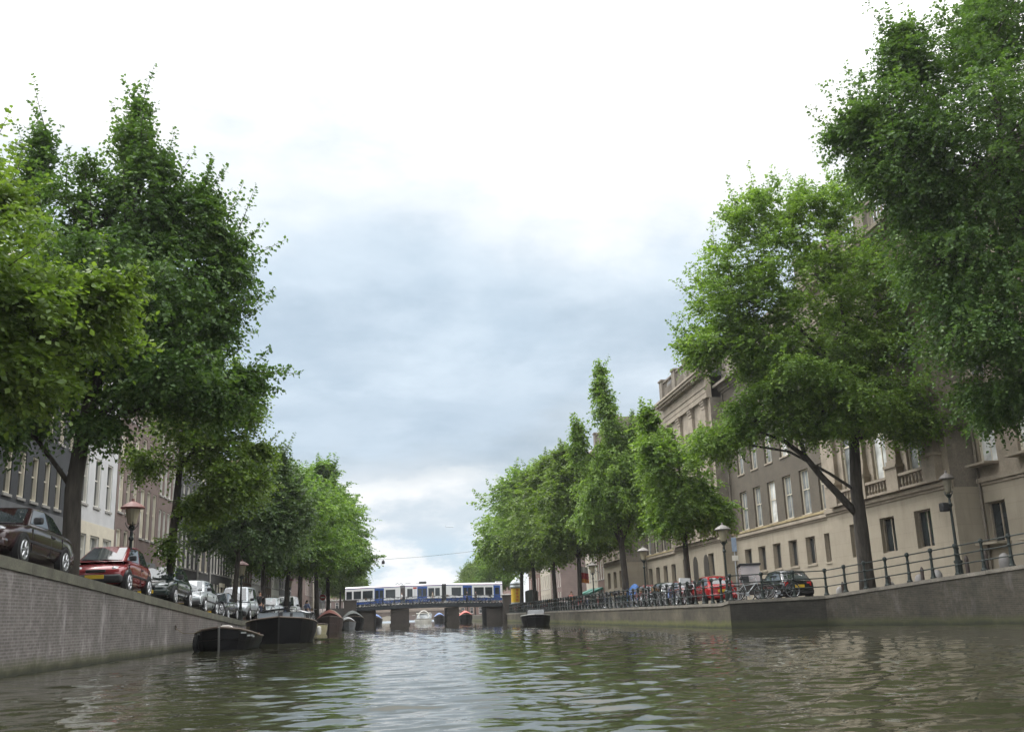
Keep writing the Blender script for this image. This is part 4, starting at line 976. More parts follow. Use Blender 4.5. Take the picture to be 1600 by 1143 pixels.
tree('spired', 'tall elm with a slender leading spire standing clear of the right row', (18.1, 82.5, 1.3), 71,
     [(0, 0, 10.6, 3.6, 3.8, 4.4, 105, 1.1), (-1.8, 0, 8.0, 2.8, 3.0, 2.6, 46, .95), (1.6, 0, 8.8, 2.8, 2.8, 3.2, 46, 1.0), (-.9, 0, 15.8, 2.2, 2.0, 4.9, 46, .55), (1.4, 0, 14.0, 1.6, 1.6, 2.2, 24, .7), (-3.0, 0, 13.4, 1.2, 1.3, 3.0, 18, .5), (2.9, 0, 14.6, .9, .9, 1.8, 10, .45)],
     [(0, 0, -.3), (.15, 0, 2.0), (.0, 0, 5.0), (-.2, 0, 10), (-.8, 0, 15), (-1.0, 0, 20)], [.34, .28, .24, .18, .09, .03], shoots=(80, 1.2), lm=LEAF_FRESH, leaf=.21, per=28, spray=.8)
tree('far', 'yellow green elm next after the spired elm in the right row', (17.6, 101, 1.3), lm=LEAF_BRIGHT, rz=.9, scale=(.92, .92, .84))
tree('far', 'yellow green elm behind the flag in the right row', (17.4, 116, 1.3), lm=LEAF_BRIGHT, rz=2.1, scale=(.98, .98, .92))
tree('far', 'full green elm leaning out over the canal by the right end of the bridge', (17.0, 131, 1.3), lm=LEAF_FRESH, rz=3.9, scale=(1.1, 1.1, 1.0))
tree('far', 'last green elm before the advertising column', (16.9, 146, 1.3), lm=LEAF_FRESH, rz=5.5, scale=(1.12, 1.12, .93))
for i, (x, y, s, lb) in enumerate([(17.2, 190, .68, 'green tree first past the right end of the bridge'), (17, 212, .66, 'yellow green tree second past the right end of the bridge'), (16.6, 236, .64, 'pale green tree third past the right end of the bridge'), (16.4, 262, .60, 'yellow green tree fourth past the right end of the bridge')]):
    tree('far', lb, (x, y, 1.3), lm=[LEAF_MID, LEAF_BRIGHT, LEAF_BRIGHT, LEAF_BRIGHT][i], rz=1.7*i, scale=s)
# ================================================================ CARS
M_tyre = plain('tyre_rubber', (.018, .018, .018), .85); M_rim = plain('alloy', (.45, .46, .47), .35, .7, var=.1)
M_trim = plain('dark_plastic', (.028, .028, .03), .6); M_plate = plain('yellow_plate', (.62, .42, .02), .5, var=.05)
M_lens = plain('headlight_lens', (.55, .57, .58), .12, .2, var=.15, scale=9); M_tail = plain('tail_light_red', (.45, .015, .012), .25, var=.2, scale=9)
M_cglass = glass('car_glass', (.020, .026, .028), .03, .03)
M_cglass.node_tree.nodes['Principled BSDF'].inputs['Specular IOR Level'].default_value = 1.0
CARS = {   # L, W, belt; stations (x, top height, width factor, shoulder); cabin (front foot, front roof, rear roof, rear foot, roof height)
 'sedan': dict(L=4.55, W=1.74, st=[(-2.27, .80, .80, .62), (-2.20, .93, .93, .74), (-1.75, .99, .98, .84), (-1.0, .97, 1, .86), (0, .95, 1, .86), (.75, .93, 1, .85), (1.25, .90, .99, .82), (1.85, .80, .96, .74), (2.18, .68, .88, .60), (2.27, .60, .76, .50)],
      cab=(1.02, .35, -.85, -1.62, 1.40), wb=(1.42, -1.30)),
 'hatch': dict(L=3.95, W=1.68, st=[(-1.97, .78, .86, .62), (-1.93, .97, .95, .82), (-1.5, .98, .99, .86), (-.6, .96, 1, .87), (.4, .95, 1, .86), (.95, .92, .99, .84), (1.5, .82, .96, .76), (1.86, .70, .88, .62), (1.97, .58, .74, .50)],
      cab=(.98, .30, -1.30, -1.88, 1.44), wb=(1.27, -1.24)),
 'mini': dict(L=3.43, W=1.63, st=[(-1.71, .78, .86, .62), (-1.67, .95, .95, .80), (-1.3, .97, .99, .86), (-.4, .96, 1, .87), (.45, .95, 1, .86), (.85, .93, .99, .84), (1.25, .84, .97, .78), (1.58, .72, .90, .62), (1.71, .60, .76, .50)],
      cab=(1.28, .26, -1.05, -1.66, 1.47), wb=(1.17, -1.18)),
 'van': dict(L=4.5, W=1.78, st=[(-2.25, .85, .92, .66), (-2.22, 1.05, .97, .88), (-1.7, 1.06, 1, .92), (-.4, 1.05, 1, .93), (.6, 1.04, 1, .92), (1.2, 1.0, .99, .90), (1.75, .90, .97, .82), (2.12, .76, .90, .66), (2.25, .62, .78, .52)],
      cab=(1.35, .55, -2.0, -2.2, 1.80), wb=(1.45, -1.40)),
}
def lerp(a, b, t): return tuple(x+(y-x)*t for x, y in zip(a, b))
def make_car(kind, paint, label, loc, rz, pitch=0., scale=1.28, plate_front=True, group='parked cars', cat='car', windows=2, closed=False, roundlights=False, bumper=None, extra=None):
    k = CARS[kind]; L, W = k['L'], k['W']; hw = W/2; zb = .20
    t = thing('parked_car', label, cat, loc, rz, group); t.rotation_euler = (0, -pitch, rz); t.scale = (scale,)*3
    m = MB(); ns = len(k['st'])
    for (x, zt, wf, zs) in k['st']:
        w = hw*wf; lift = .10 if abs(x) > L/2-.06 else 0.
        half = [(0, zb+lift), (w*.80, zb+lift), (w*.965, zb+.10+lift), (w, (zb+zs)/2+.03), (w*.985, zs), (w*.90, zt-.025), (w*.5, zt), (0, zt+.012)]
        ring = half + [(-y, z) for y, z in half[-2:0:-1]]
        m.v += [(x, y, z) for y, z in ring]
    n = len(ring)
    for i in range(ns-1):
        for j in range(n): m.f.append((i*n+j, (i+1)*n+j, (i+1)*n+(j+1) % n, i*n+(j+1) % n))
    m.f += [tuple(range(n)), tuple(range(ns*n-1, (ns-1)*n-1, -1))]
    body = subsurf(m.build('body', paint, t, True), 1)
    xf0, xf1, xr1, xr0, zr_ = k['cab']; zb1 = k['st'][4][1]-.05; wb_, wr = hw*.90, hw*.70
    A = [(xf0, wb_*.93, zb1), (xf0, -wb_*.93, zb1), (xr0, -wb_*.94, zb1), (xr0, wb_*.94, zb1)]
    zr2 = zr_-.035
    B = [(xf1, wr*.95, zr2), (xf1, -wr*.95, zr2), (xr1, -wr, zr2-.02), (xr1, wr, zr2-.02)]
    mx = (xf1+xr1)/2; mb = (xf0+xr0)/2
    c = MB(); c.v = A + B + [(mb, wb_, zb1), (mb, -wb_, zb1), (mx, wr*1.04, zr2+.02), (mx, -wr*1.04, zr2+.02), (xf1-.12, 0, zr_), (xr1+.15, 0, zr_), (mx, 0, zr_+.03), (xf1+.02, 0, zr2+.015), (xr1-.02, 0, zr2)]
    c.f = [(1, 0, 4, 15, 5), (3, 2, 6, 16, 7), (0, 8, 10, 4), (8, 3, 7, 10), (2, 9, 11, 6), (9, 1, 5, 11), (4, 10, 14, 12), (15, 4, 12), (10, 7, 13, 14), (7, 16, 13), (5, 15, 12), (11, 5, 12, 14), (6, 11, 14, 13), (16, 6, 13)]
    cb = c.build('roof', paint, t, True); bevel(cb, .05, 3)
    def pane(name, q, u0, u1, v0, v1, off, mat=M_cglass, par=t):
        a, b, c_, d = q   # bottom-left, bottom-right, top-right, top-left
        P = [lerp(lerp(a, b, u), lerp(d, c_, u), v) for u, v in ((u0, v0), (u1, v0), (u1, v1), (u0, v1))]
        nrm = np.cross(np.subtract(P[1], P[0]), np.subtract(P[3], P[0])); nrm = nrm/np.linalg.norm(nrm)
        mid = np.array([(xf0+xr0)/2, 0, 1.1]); c0 = np.mean(P, 0)
        if nrm.dot(c0-mid) < 0: nrm = -nrm
        P = [tuple(np.array(p)+nrm*off) for p in P]; Q = [tuple(np.array(p)-nrm*.03) for p in P]
        return MB().add(P+Q, [(0, 1, 2, 3), (0, 4, 5, 1), (1, 5, 6, 2), (2, 6, 7, 3), (3, 7, 4, 0)]).build(name, mat, par)
    pane('windscreen', (A[0], A[1], B[1], B[0]), .06, .94, .08, .93, .012)
    wl = pane('rear_window', (A[2], A[3], B[3], B[2]), .08, .92, .22, .90, .012)
    for s in (1, -1):
        if s > 0: q0 = (A[0], (mb, wb_, zb1), (mx, wr*1.04, zr2+.02), B[0]); q1 = ((mb, wb_, zb1), A[3], B[3], (mx, wr*1.04, zr2+.02))
        else: q0 = (A[1], (mb, -wb_, zb1), (mx, -wr*1.04, zr2+.02), B[1]); q1 = ((mb, -wb_, zb1), A[2], B[2], (mx, -wr*1.04, zr2+.02))
        pane('side_window', q0, .13, .96, .10, .88, .012)
        if not closed: pane('side_window', q1, .05, .86, .10, .88, .012)
        # mirror, handles, wheels, lights
        mm = MB(); mm.box(xf0-.28, xf0-.14, s*(hw+.04)-.10, s*(hw+.04)+.10, zb1+.02, zb1+.17); bevel(mm.build('wing_mirror', M_trim if kind != 'van' else M_trim, t), .04, 3)
        d = MB(); d.box(mb-.20, mb-.02, s*hw*.985-.015, s*hw*.985+.02, zb1-.16, zb1-.125); d.build('door_handle', M_trim, t)
        sd = MB(); sd.box(-L*.30, L*.27, s*hw*.995-.012, s*hw*.995+.012, .50, .55); sd.build('side_moulding', M_trim, t)
        sm = MB()
        for x in (xf0-.1, mb, xr0+.55): sm.box(x-.008, x+.008, s*hw*.985-.02, s*hw*.985+.006, .30, zb1-.09)
        sm.build('door_seams', M_black, t)
        for x in k['wb']:
            ar = MB(); ar.disc((x, s*(hw-.05), .31), (0, 1, 0), .365, .115, 24); ar.build('wheel_arch', M_black, t)
            w_ = MB(); w_.disc((0, 0, 0), (0, 1, 0), .30, .17, 24); w_.ring((0, s*.07, 0), (0, 1, 0), .275, .03, 24, 6)
            wh = w_.build('wheel', M_tyre, t); wh.location = (x, s*(hw-.075), .305)
            rm = MB(); rm.ring((0, s*.09, 0), (0, 1, 0), .195, .022, 20, 6); rm.disc((0, s*.09, 0), (0, 1, 0), .055, .03, 10)
            for a in range(7): rm.tube([(.05*cos(a*.8976), s*.095, .05*sin(a*.8976)), (.19*cos(a*.8976), s*.092, .19*sin(a*.8976))], .022, 5)
            rm.build('rim', M_rim, wh)
        h = MB()
        y0 = s*hw*.62
        if roundlights: h.lathe([(.0, -.05), (.09, -.04), (.125, 0), (.09, .05), (0, .07)], 14)
        else: h.lathe([(.0, -.05), (.10, -.04), (.145, 0), (.10, .04), (0, .055)], 14)
        ho = h.build('headlight', M_lens, t, True); ho.location = (L/2-.17, y0, .645); ho.rotation_euler = (0, R(62), s*R(22)); ho.scale = (.85, 1.0 if roundlights else 1.45, 1.)
        tl = MB(); tl.box(-L/2+.02, -L/2+.16, s*hw*.64-.12, s*hw*.64+.12, .64, .86 if kind != 'van' else 1.0); bevel(tl.build('tail_light', M_tail, t), .03)
    bm = bumper or paint
    b = MB(); b.box(L/2-.26, L/2+.045, -hw*.90, hw*.90, .26, .50); bevel(b.build('front_bumper', bm, t), .09, 3)
    g = MB(); g.box(L/2-.12, L/2+.008, -hw*.34, hw*.34, .55, .64); bevel(g.build('grille', M_black, t), .03)
    b = MB(); b.box(-L/2-.045, -L/2+.26, -hw*.90, hw*.90, .26, .54); bevel(b.build('rear_bumper', bm, t), .09, 3)
    p = MB(); p.box(L/2+.046, L/2+.06, -.26, .26, .37, .48); p.build('number_plate', M_plate, t)
    p = MB(); p.box(-L/2-.06, -L/2-.046, -.26, .26, .60, .71); p.box(-L/2-.05, -L/2+.1, -.28, .28, .58, .73); p.build('number_plate', M_plate, t)
    w = MB(); e = lerp(A[0], B[0], .12)
    w.tube([(xf0+.01, .05, zb1+.03), (lerp(A[0], B[0], .16)[0]+.02, -.55, lerp(A[0], B[0], .16)[2]+.01)], .014, 4); w.tube([(xf0+.01, .5, zb1+.03), (lerp(A[0], B[0], .14)[0]+.02, -.05, lerp(A[0], B[0], .14)[2]+.01)], .014, 4)
    w.build('wipers', M_black, t)
    return t
P_mar = carpaint('paint_dark_maroon', (.040, .018, .020)); P_red = carpaint('paint_red', (.26, .030, .035)); P_dgreen = carpaint('paint_dark_green', (.022, .034, .032))
P_silver = carpaint('paint_silver', (.42, .45, .46), .28); P_dgrey = carpaint('paint_dark_grey', (.050, .055, .060)); P_lblue = carpaint('paint_pale_silver', (.46, .50, .52), .28)
P_white = carpaint('paint_white', (.66, .67, .67), .3); P_black = carpaint('paint_black', (.012, .014, .015)); P_red2 = carpaint('paint_bright_red', (.42, .02, .022)); P_wine = carpaint('paint_wine_red', (.16, .022, .025)); P_dgr2 = carpaint('paint_blackish_green', (.016, .026, .024))
sl = atan(.0445)
def left_car(kind, paint, label, Y, **kw):
    up = sl if Y < 62 else 0.
    return make_car(kind, paint, label, (-11.35, Y, zl(Y)+.01), -pi/2, up, **kw)
left_car('sedan', P_mar, 'dark maroon saloon car parked nose uphill at the left edge', 30.5, scale=1.27)
left_car('mini', P_red, 'small red hatchback with round lamps and dark grey bumper behind the thick trunk', 41.3, scale=1.30, roundlights=True, bumper=M_trim)
left_car('hatch', P_dgreen, 'dark green hatchback with bright wheels parked behind the red car', 49.3, scale=1.30)
left_car('hatch', P_silver, 'pale silver car with bicycles standing before it', 56.6, scale=1.27, bumper=M_trim)
left_car('sedan', P_dgrey, 'dark grey car wedged between the silver car and the people carrier', 63.9, scale=1.2)
left_car('van', P_lblue, 'silver people carrier with big windscreen and yellow plate by the third trunk', 72.2, scale=1.27, bumper=M_trim)
left_car('hatch', P_lblue, 'pale silver hatchback behind the black barge', 88.5, scale=1.30)
left_car('van', P_white, 'white van parked farthest along the left quay', 102.5, scale=1.27, closed=True)
def right_car(kind, paint, label, x, Y, **kw): return make_car(kind, paint, label, (x, Y, zr(0, Y)+.01), pi/2, 0, **kw)
right_car('hatch', P_black, 'black hatchback seen from behind with yellow plate near the quay corner', 21.55, 56.2, scale=1.17)
right_car('hatch', P_red2, 'bright red hatchback with glowing red tail lamp beside the thin trunk', 19.35, 62.6, scale=1.17)
right_car('sedan', P_wine, 'wine red car in the right row just ahead of the bright red one', 19.3, 68.6, scale=1.17)
right_car('hatch', P_dgr2, 'blackish green hatchback between two wine red cars', 19.3, 74.0, scale=1.17)
right_car('hatch', P_wine, 'wine red hatchback with a silver roof rack farther along the right row', 19.3, 79.3, scale=1.17)
right_car('hatch', P_dgrey, 'dark grey car last in the right row beside the blue tarpaulin', 20.9, 85.0, scale=1.17)

# ================================================================ BICYCLES
M_crate = plain('white_crate', (.68, .69, .69), .5)
def bike(frame_mat, basket=False, crate=False):
    t = thing('bicycle', 'x', 'bicycle')
    r_ = .34; fx, rx = .54, -.52
    for x in (fx, rx):
        w = MB(); w.ring((0, 0, 0), (0, 1, 0), r_-.02, .021, 22, 6); wo = w.build('wheel', M_tyre, t); wo.location = (x, 0, r_)
        s = MB(); s.ring((0, 0, 0), (0, 1, 0), r_-.05, .009, 20, 4); s.disc((0, 0, 0), (0, 1, 0), .03, .1, 8)
        for a in range(9): s.tube([(0, .02*(1 if a % 2 else -1), 0), ((r_-.05)*cos(a*.698), 0, (r_-.05)*sin(a*.698))], .004, 3)
        s.build('rim', M_rim, wo)
    f = MB(); bb = (-.05, 0, .29); hd = (.40, 0, .80); st = (-.20, 0, .74)
    f.tube([bb, hd], .019, 6); f.tube([bb, st], .017, 6); f.tube([(-.19, 0, .66), (.41, 0, .74)], .016, 6); f.tube([(.38, 0, .90), (.43, 0, .66), (.48, 0, .5), (fx, 0, r_)], .017, 6)
    for s in (1, -1): f.tube([(bb[0], s*.03, bb[2]), (rx, s*.05, r_)], .011, 5); f.tube([(st[0], s*.02, .68), (rx, s*.05, r_)], .009, 5)
    f.tube([st, (-.215, 0, .92)], .013, 5); f.build('frame', frame_mat, t)
    h = MB(); h.tube([(.38, 0, .88), (.365, 0, 1.02)], .014, 5); h.tube([(.18, .30, 1.02), (.30, .28, 1.04), (.38, .12, 1.03), (.37, 0, 1.02), (.38, -.12, 1.03), (.30, -.28, 1.04), (.18, -.30, 1.02)], .013, 5); h.build('handlebar', M_rim, t)
    s = MB(); s.prism([(-.36, -.09, .93), (-.36, .09, .93), (-.22, .07, .94), (-.06, .02, .93), (-.06, -.02, .93), (-.22, -.07, .94)], (0, 0, .05)); bevel(s.build('saddle', M_black, t), .015)
    g = []
    for x, a0, a1 in ((rx, 15, 185), (fx, 10, 130)):
        g = MB()
        pts = [(x+(r_+.035)*cos(R(a)), 0, r_+(r_+.035)*sin(R(a))) for a in np.linspace(a0, a1, 9)]
        for p, q in zip(pts[:-1], pts[1:]): g.quad((p[0], -.025, p[2]), (q[0], -.025, q[2]), (q[0], .025, q[2]), (p[0], .025, p[2]))
        g.build('mudguard', frame_mat, t)
    g = MB(); g.box(-.82, -.34, -.06, .06, .72, .735); g.tube([(-.78, .05, .72), (rx, .05, r_)], .007, 4); g.tube([(-.78, -.05, .72), (rx, -.05, r_)], .007, 4); g.build('carrier', frame_mat, t)
    p = MB(); p.tube([(bb[0], -.06, bb[2]), (bb[0], .06, bb[2])], .02, 6); p.disc((bb[0], .05, bb[2]), (0, 1, 0), .09, .008, 12); p.tube([bb, (-.05+.12, .08, .18)], .01, 4); p.tube([bb, (-.05-.12, -.08, .40)], .01, 4); p.box(.03, .12, .07, .16, .165, .19); p.box(-.21, -.12, -.16, -.07, .385, .41); p.build('crankset', M_rim, t)
    if basket is M_crate: MB().box(.42, .80, -.27, .27, 1.0, 1.34).build('crate', basket, t)
    elif basket: MB().box(.46, .78, -.2, .2, .86, 1.12).build('basket', basket, t)
    return t
M_bblue = carpaint('bike_blue', (.03, .08, .22), .4); M_bgreen = carpaint('bike_green', (.02, .06, .035), .4); M_bred = carpaint('bike_red', (.25, .03, .025), .4)
M_wick = plain('wicker', (.20, .13, .06), .8); M_bcr = plain('blue_crate', (.04, .12, .35), .5)
PROTO = [bike(M_black), bike(M_black, M_wick), bike(M_bblue), bike(M_bgreen, M_black), bike(P_silver), bike(M_bred), bike(M_black, M_crate)]
used = set()
def place_bike(i, label, loc, rz, lean=.1, scale=1.15, group=None):
    o = PROTO[i]
    if i in used: o = copy_tree(o)
    used.add(i)
    o.location = loc; o.rotation_euler = (lean, 0, rz); o.scale = (scale,)*3; o['label'] = label
    if group: o['group'] = group
    elif 'group' in o: del o['group']
    return o
rb = random.Random(17)
# by the corner of the right quay: three bicycles side-on to us
place_bike(6, 'black bicycle with white front crate standing on the right quay before the bright red car', (17.45, 61.8, 1.35), R(84), .06, 1.2)
place_bike(0, 'black bicycle side-on against the corner railing, nearest the black hatchback', (19.9, 52.35, zr(0, 52.3)+.02), R(-12), -.12, 1.22)
place_bike(4, 'silver bicycle leaning at the corner railing left of the black bicycle', (18.35, 52.85, zr(0, 52.8)+.02), R(-11), -.14, 1.2)
place_bike(3, 'dark green bicycle with a black front basket behind the corner railing', (19.2, 53.5, zr(0, 53.5)+.02), R(172), .1, 1.2)
gR = 'bicycles parked along the right railing'
for i, y in enumerate(np.arange(64.5, 154, 1.15)):
    k = rb.choice([0, 0, 0, 1, 2, 3, 4, 5]); z = 1.32
    place_bike(k, 'bicycle in the long jumble parked along the right quay railing', (rwx(y)+rb.uniform(.55, .95), y, z), R(90+rb.uniform(-28, 28))+(pi if rb.random() < .4 else 0), rb.uniform(-.14, .14), 1.22, gR)
gB = 'bicycles on the bridge railing'
for i, x in enumerate(np.arange(-6.3, 15.2, 1.15)):
    if rb.random() < .12: continue
    k = rb.choice([0, 0, 1, 2, 3, 4])
    place_bike(k, 'bicycle leaning on the bridge railing in front of the tram', (x, BY0+.42, zd(x)+.02), R(rb.uniform(-8, 8))+(pi if rb.random() < .5 else 0), rb.uniform(-.05, .16), 1.05, gB)
place_bike(4, 'silver bicycle leaning by the pale silver car on the left quay', (-10.38, 54.6, zl(54.6)+.02), R(-80), .12, 1.22)
place_bike(0, 'black bicycle beside the dark grey car on the left quay', (-10.4, 59.6, zl(59.6)+.02), R(-100), .1, 1.2)
gL = 'bicycles at the far left quay'
for y in (79.0, 82.5, 84.5, 93.5, 96.0, 106, 108.5, 111, 113, 115.5, 117.5, 119.5, 122, 126, 130):
    k = rb.choice([0, 1, 2, 4]); place_bike(k, 'bicycle parked among the others along the far left quay edge', (-10.55+rb.uniform(-.1, .25), y, 1.33), R(90+rb.uniform(-30, 30)), rb.uniform(-.12, .12), 1.15, gL)

# cargo tricycle with a clear rain canopy
M_clear = None
def clear_plastic():
    n = NT('clear_rain_canopy'); n.setv(n.b.inputs['Base Color'], (.55, .50, .52)); n.setv(n.b.inputs['Roughness'], .15); n.setv(n.b.inputs['Alpha'], .55); return n.m
t = thing('cargo_bicycle', 'cargo tricycle with a clear rain canopy and dark rim left of the black hatchback', 'cargo bicycle', (19.0, 54.6, zr(0, 54.6)), R(-100)); t.scale = (1.15,)*3
m = MB(); m.box(-.1, .9, -.42, .42, .35, .85); bevel(m.build('cargo_box', plain('plywood_box', (.055, .045, .04), .6), t), .04)
m = MB(); m.v = [(-.1, -.42, .87), (.9, -.42, .87), (.9, .42, .87), (-.1, .42, .87), (.0, -.45, 1.62), (.75, -.45, 1.72), (.75, .45, 1.72), (.0, .45, 1.62)]; m.f = [(0, 1, 5, 4), (1, 2, 6, 5), (2, 3, 7, 6), (3, 0, 4, 7)]; m.build('rain_canopy', clear_plastic(), t)
m = MB(); m.prism([(-.06, -.52, 1.63), (.84, -.52, 1.74), (.84, .52, 1.74), (-.06, .52, 1.63)], (0, 0, .08)); bevel(m.build('canopy_roof', M_trim, t), .03)
for x, y in ((.45, .5), (.45, -.5), (-1.25, 0)):
    w = MB(); w.ring((0, 0, 0), (0, 1, 0), .25 if x > 0 else .3, .025, 20, 6); wo = w.build('wheel', M_tyre, t); wo.location = (x, y, .27 if x > 0 else .32)
    s = MB()
    for a in range(8): s.tube([(0, 0, 0), (.25*cos(a*.785), 0, .25*sin(a*.785))], .005, 3)
    s.build('rim', M_rim, wo)
m = MB(); m.tube([(-.1, 0, .45), (-.6, 0, .4), (-1.25, 0, .32)], .025, 6); m.tube([(-.6, 0, .4), (-.8, 0, .9)], .02, 6); m.tube([(-.1, 0, .5), (-.25, 0, 1.0), (-.32, 0, 1.05)], .02, 6); m.tube([(-.45, .3, 1.05), (-.32, 0, 1.05), (-.45, -.3, 1.05)], .016, 6); m.build('frame', M_black, t)
m = MB(); m.box(-.98, -.70, -.09, .09, .9, .97); bevel(m.build('saddle', M_black, t), .03)

# ================================================================ BOATS
M_hull = plain('black_hull', (.006, .006, .007), .5, var=.3, scale=1.5); M_hull.node_tree.nodes['Principled BSDF'].inputs['Specular IOR Level'].default_value = .22
M_rub = plain('rubbing_strake', (.10, .075, .055), .6); M_deckw = plain('boat_deck_pale', (.52, .53, .53), .5, var=.12)
M_wood = plain('varnished_wood', (.16, .085, .04), .35, var=.25); M_rust = plain('rust_red_cover', (.17, .060, .045), .75, var=.2); M_cream2 = plain('cream_hull', (.46, .42, .26), .5); M_tan = plain('tan_cover', (.30, .26, .19), .85, var=.15)
M_grn = plain('dark_green_cover', (.035, .045, .04), .8); M_bluec = plain('blue_cover', (.10, .16, .34), .7); M_redc = plain('red_cover', (.45, .10, .08), .7); M_rope = plain('rope', (.20, .17, .12), .9)
def boat(label, loc, rz, L, B, fb, hull, cover=None, rub=M_rub, cat='boat', name='moored_boat', stem=None, full=.55, bowrise=.5, group=None, deck=None, fill=.55):
    """hull with its bow along +X; fb: freeboard amidships; cover: material of a humped tarpaulin"""
    t = thing(name, label, cat, loc, rz, group); m = MB(); N = 14; M_ = 6
    def bm(s): return B/2*(min(1., (.62+.38*min(1, s/.3)))*(1. if s < full else sqrt(max(0., 1-((s-full)/(1-full))**2.3))))
    def sh(s): return fb*(1+.10*(1-s)**2+bowrise*s**3)
    secs = []
    for i in range(N+1):
        s = i/N; x = -L/2+L*s; b = max(bm(s), .03); z = sh(s); rk = .25*(s**4)
        half = [(0, -.35), (b*.62, -.28), (b*.88, .02), (b*.98, z*.55), (b, z)]
        sec = [(x-rk*(1-max(0, zz)/z)*.6, y, zz) for y, zz in half]; secs.append(sec)
        full_ = sec[::-1] + [(p[0], -p[1], p[2]) for p in sec[1:]]
        m.v += full_
    n = 9
    for i in range(N):
        for j in range(n-1): m.f.append((i*n+j, (i+1)*n+j, (i+1)*n+j+1, i*n+j+1))
    m.f.append(tuple(range(n))); m.f.append(tuple(N*n+j for j in range(n-1, -1, -1)))
    m.build('hull', hull, t, False)
    r_ = MB()
    for sg in (1, -1): r_.tube([(s_[4][0], sg*s_[4][1], s_[4][2]) for s_ in secs], .055, 6)
    r_.build('gunwale', rub, t)
    d = MB(); w = [(s_[4][0], s_[4][1]*.97, s_[4][2]*fill) for s_ in secs]
    for a, b in zip(w[:-1], w[1:]): d.quad((a[0], -a[1], a[2]), (b[0], -b[1], b[2]), (b[0], b[1], b[2]), (a[0], a[1], a[2]))
    d.build('deck', deck or M_wood, t)
    if stem:
        s_ = MB(); e = secs[-1]; s_.tube([(p[0]+.03, 0, p[2]) for p in e[1:]], .05, 6); s_.build('stem', stem, t)
    if cover:
        c = MB(); k = 7
        for i, s_ in enumerate(secs[1:-2]):
            x, b, z = s_[4]; hump = .38*B*sin(pi*(i+.6)/(N-1))**.6
            for j in range(k):
                a = -1+2*j/(k-1); c.v.append((x, a*b*1.01, z+.06+hump*(1-abs(a)**1.7)*(.86+.14*((i % 3) == 0))))
        q = len(secs[1:-2])
        for i in range(q-1):
            for j in range(k-1): c.f.append((i*k+j, (i+1)*k+j, (i+1)*k+j+1, i*k+j+1))
        c.build('cover', cover, t, True)
    t['sheer'] = sh(.5)
    return t, secs
b1, sc = boat('black open sloop moored on the left with pale stem band and faded lettering', (-8.05, 49.2, 0), R(-88), 7.2, 2.75, .50, M_hull, stem=plain('stem_band', (.13, .13, .12), .5), bowrise=1.0, fill=.5, name='open_sloop')
m = MB(); m.ring((-.2, -.25, .92), (.35, 0, 1), .34, .045, 18, 6); m.build('lifebuoy', M_white, b1)
m = MB(); m.ring((2.35, -1.02, .34), (.3, 1, 0), .34, .12, 18, 8); m.build('tyre_fender', M_tyre, b1)
m = MB()
for x in (-1.8, .4): m.box(x, x+.35, -1.2, 1.2, .62, .67)
m.build('thwart', M_wood, b1)
m = MB()                                         # the painted name, worn past reading
def hull_patch(m, secs, i, f0, f1, z0, z1, side, off=.03):
    a, b = secs[i], secs[i+1]
    def pt(f, zz):
        p = lerp(a[4], b[4], f); q = lerp(a[3], b[3], f); k = (zz-q[2])/(p[2]-q[2]); r = lerp(q, p, k); return (r[0], side*(r[1]+off), r[2])
    m.quad(pt(f0, z0), pt(f1, z0), pt(f1, z1), pt(f0, z1))
for i, f0, f1, dz in ((12, .1, .8, 0), (11, .3, .9, -.13), (11, -.3, .2, -.13), (10, .2, .75, -.18)): hull_patch(m, sc, i, f0, f1, .70+dz, .77+dz, 1)
hull_patch(m, sc, 12, .1, .7, .70, .77, -1)
m.build('painted_lettering', plain('faded_lettering', (.34, .36, .36), .6), b1)
b2, sc = boat('large black barge with pale cabin roof moored behind the open sloop', (-7.0, 61.2, 0), R(-86), 10.2, 3.9, .95, M_hull, bowrise=.48, deck=M_deckw, fill=.93, name='barge', full=.62, stem=plain('dark_stem', (.02, .02, .02), .5))
m = MB(); m.prism([(-4.2, -1.5, .9), (2.6, -1.25, .95), (2.6, 1.25, .95), (-4.2, 1.5, .9)], (0, 0, .72)); bevel(m.build('cabin', plain('cabin_grey', (.28, .31, .34), .5), b2), .06)
m = MB(); m.v = []; k = 7
for x, w in ((-4.4, 1.68), (-2, 1.66), (.5, 1.55), (2.9, 1.38)):
    for j in range(k): a = -1+2*j/(k-1); m.v.append((x, a*w, 1.62+.26*(1-a*a)))
for i in range(3):
    for j in range(k-1): m.f.append((i*k+j, (i+1)*k+j, (i+1)*k+j+1, i*k+j+1))
m.build('cabin_roof', M_deckw, b2, True)
m = MB(); m.box(2.9, 3.15, -.12, .12, 1.0, 1.65); m.box(3.9, 4.1, .55, .7, 1.1, 1.6); m.box(1.2, 1.4, 1.35, 1.55, 1.0, 1.5); m.build('bollards', M_black, b2)
m = MB(); hull_patch(m, sc, 11, .1, .95, .78, .96, -1); hull_patch(m, sc, 10, .4, 1., .78, .96, -1); m.build('name_board', plain('ochre_board', (.13, .10, .05), .6), b2)
m = MB(); m.lathe([(.0, -.28), (.13, -.22), (.15, 0), (.13, .22), (0, .28)], 10, (-3.4, 2.05, .55)); m.build('fender', M_white, b2)
boat('small cream rowing boat beyond the barge', (-7.7, 93.5, 0), R(-84), 4.6, 1.9, .75, M_cream2, bowrise=.2, name='rowing_boat')
boat('boat with rust red cover moored past the cream rowing boat', (-7.6, 108, 0), R(-86), 7.5, 2.8, 1.05, plain('brown_hull', (.06, .04, .035), .5), M_rust)
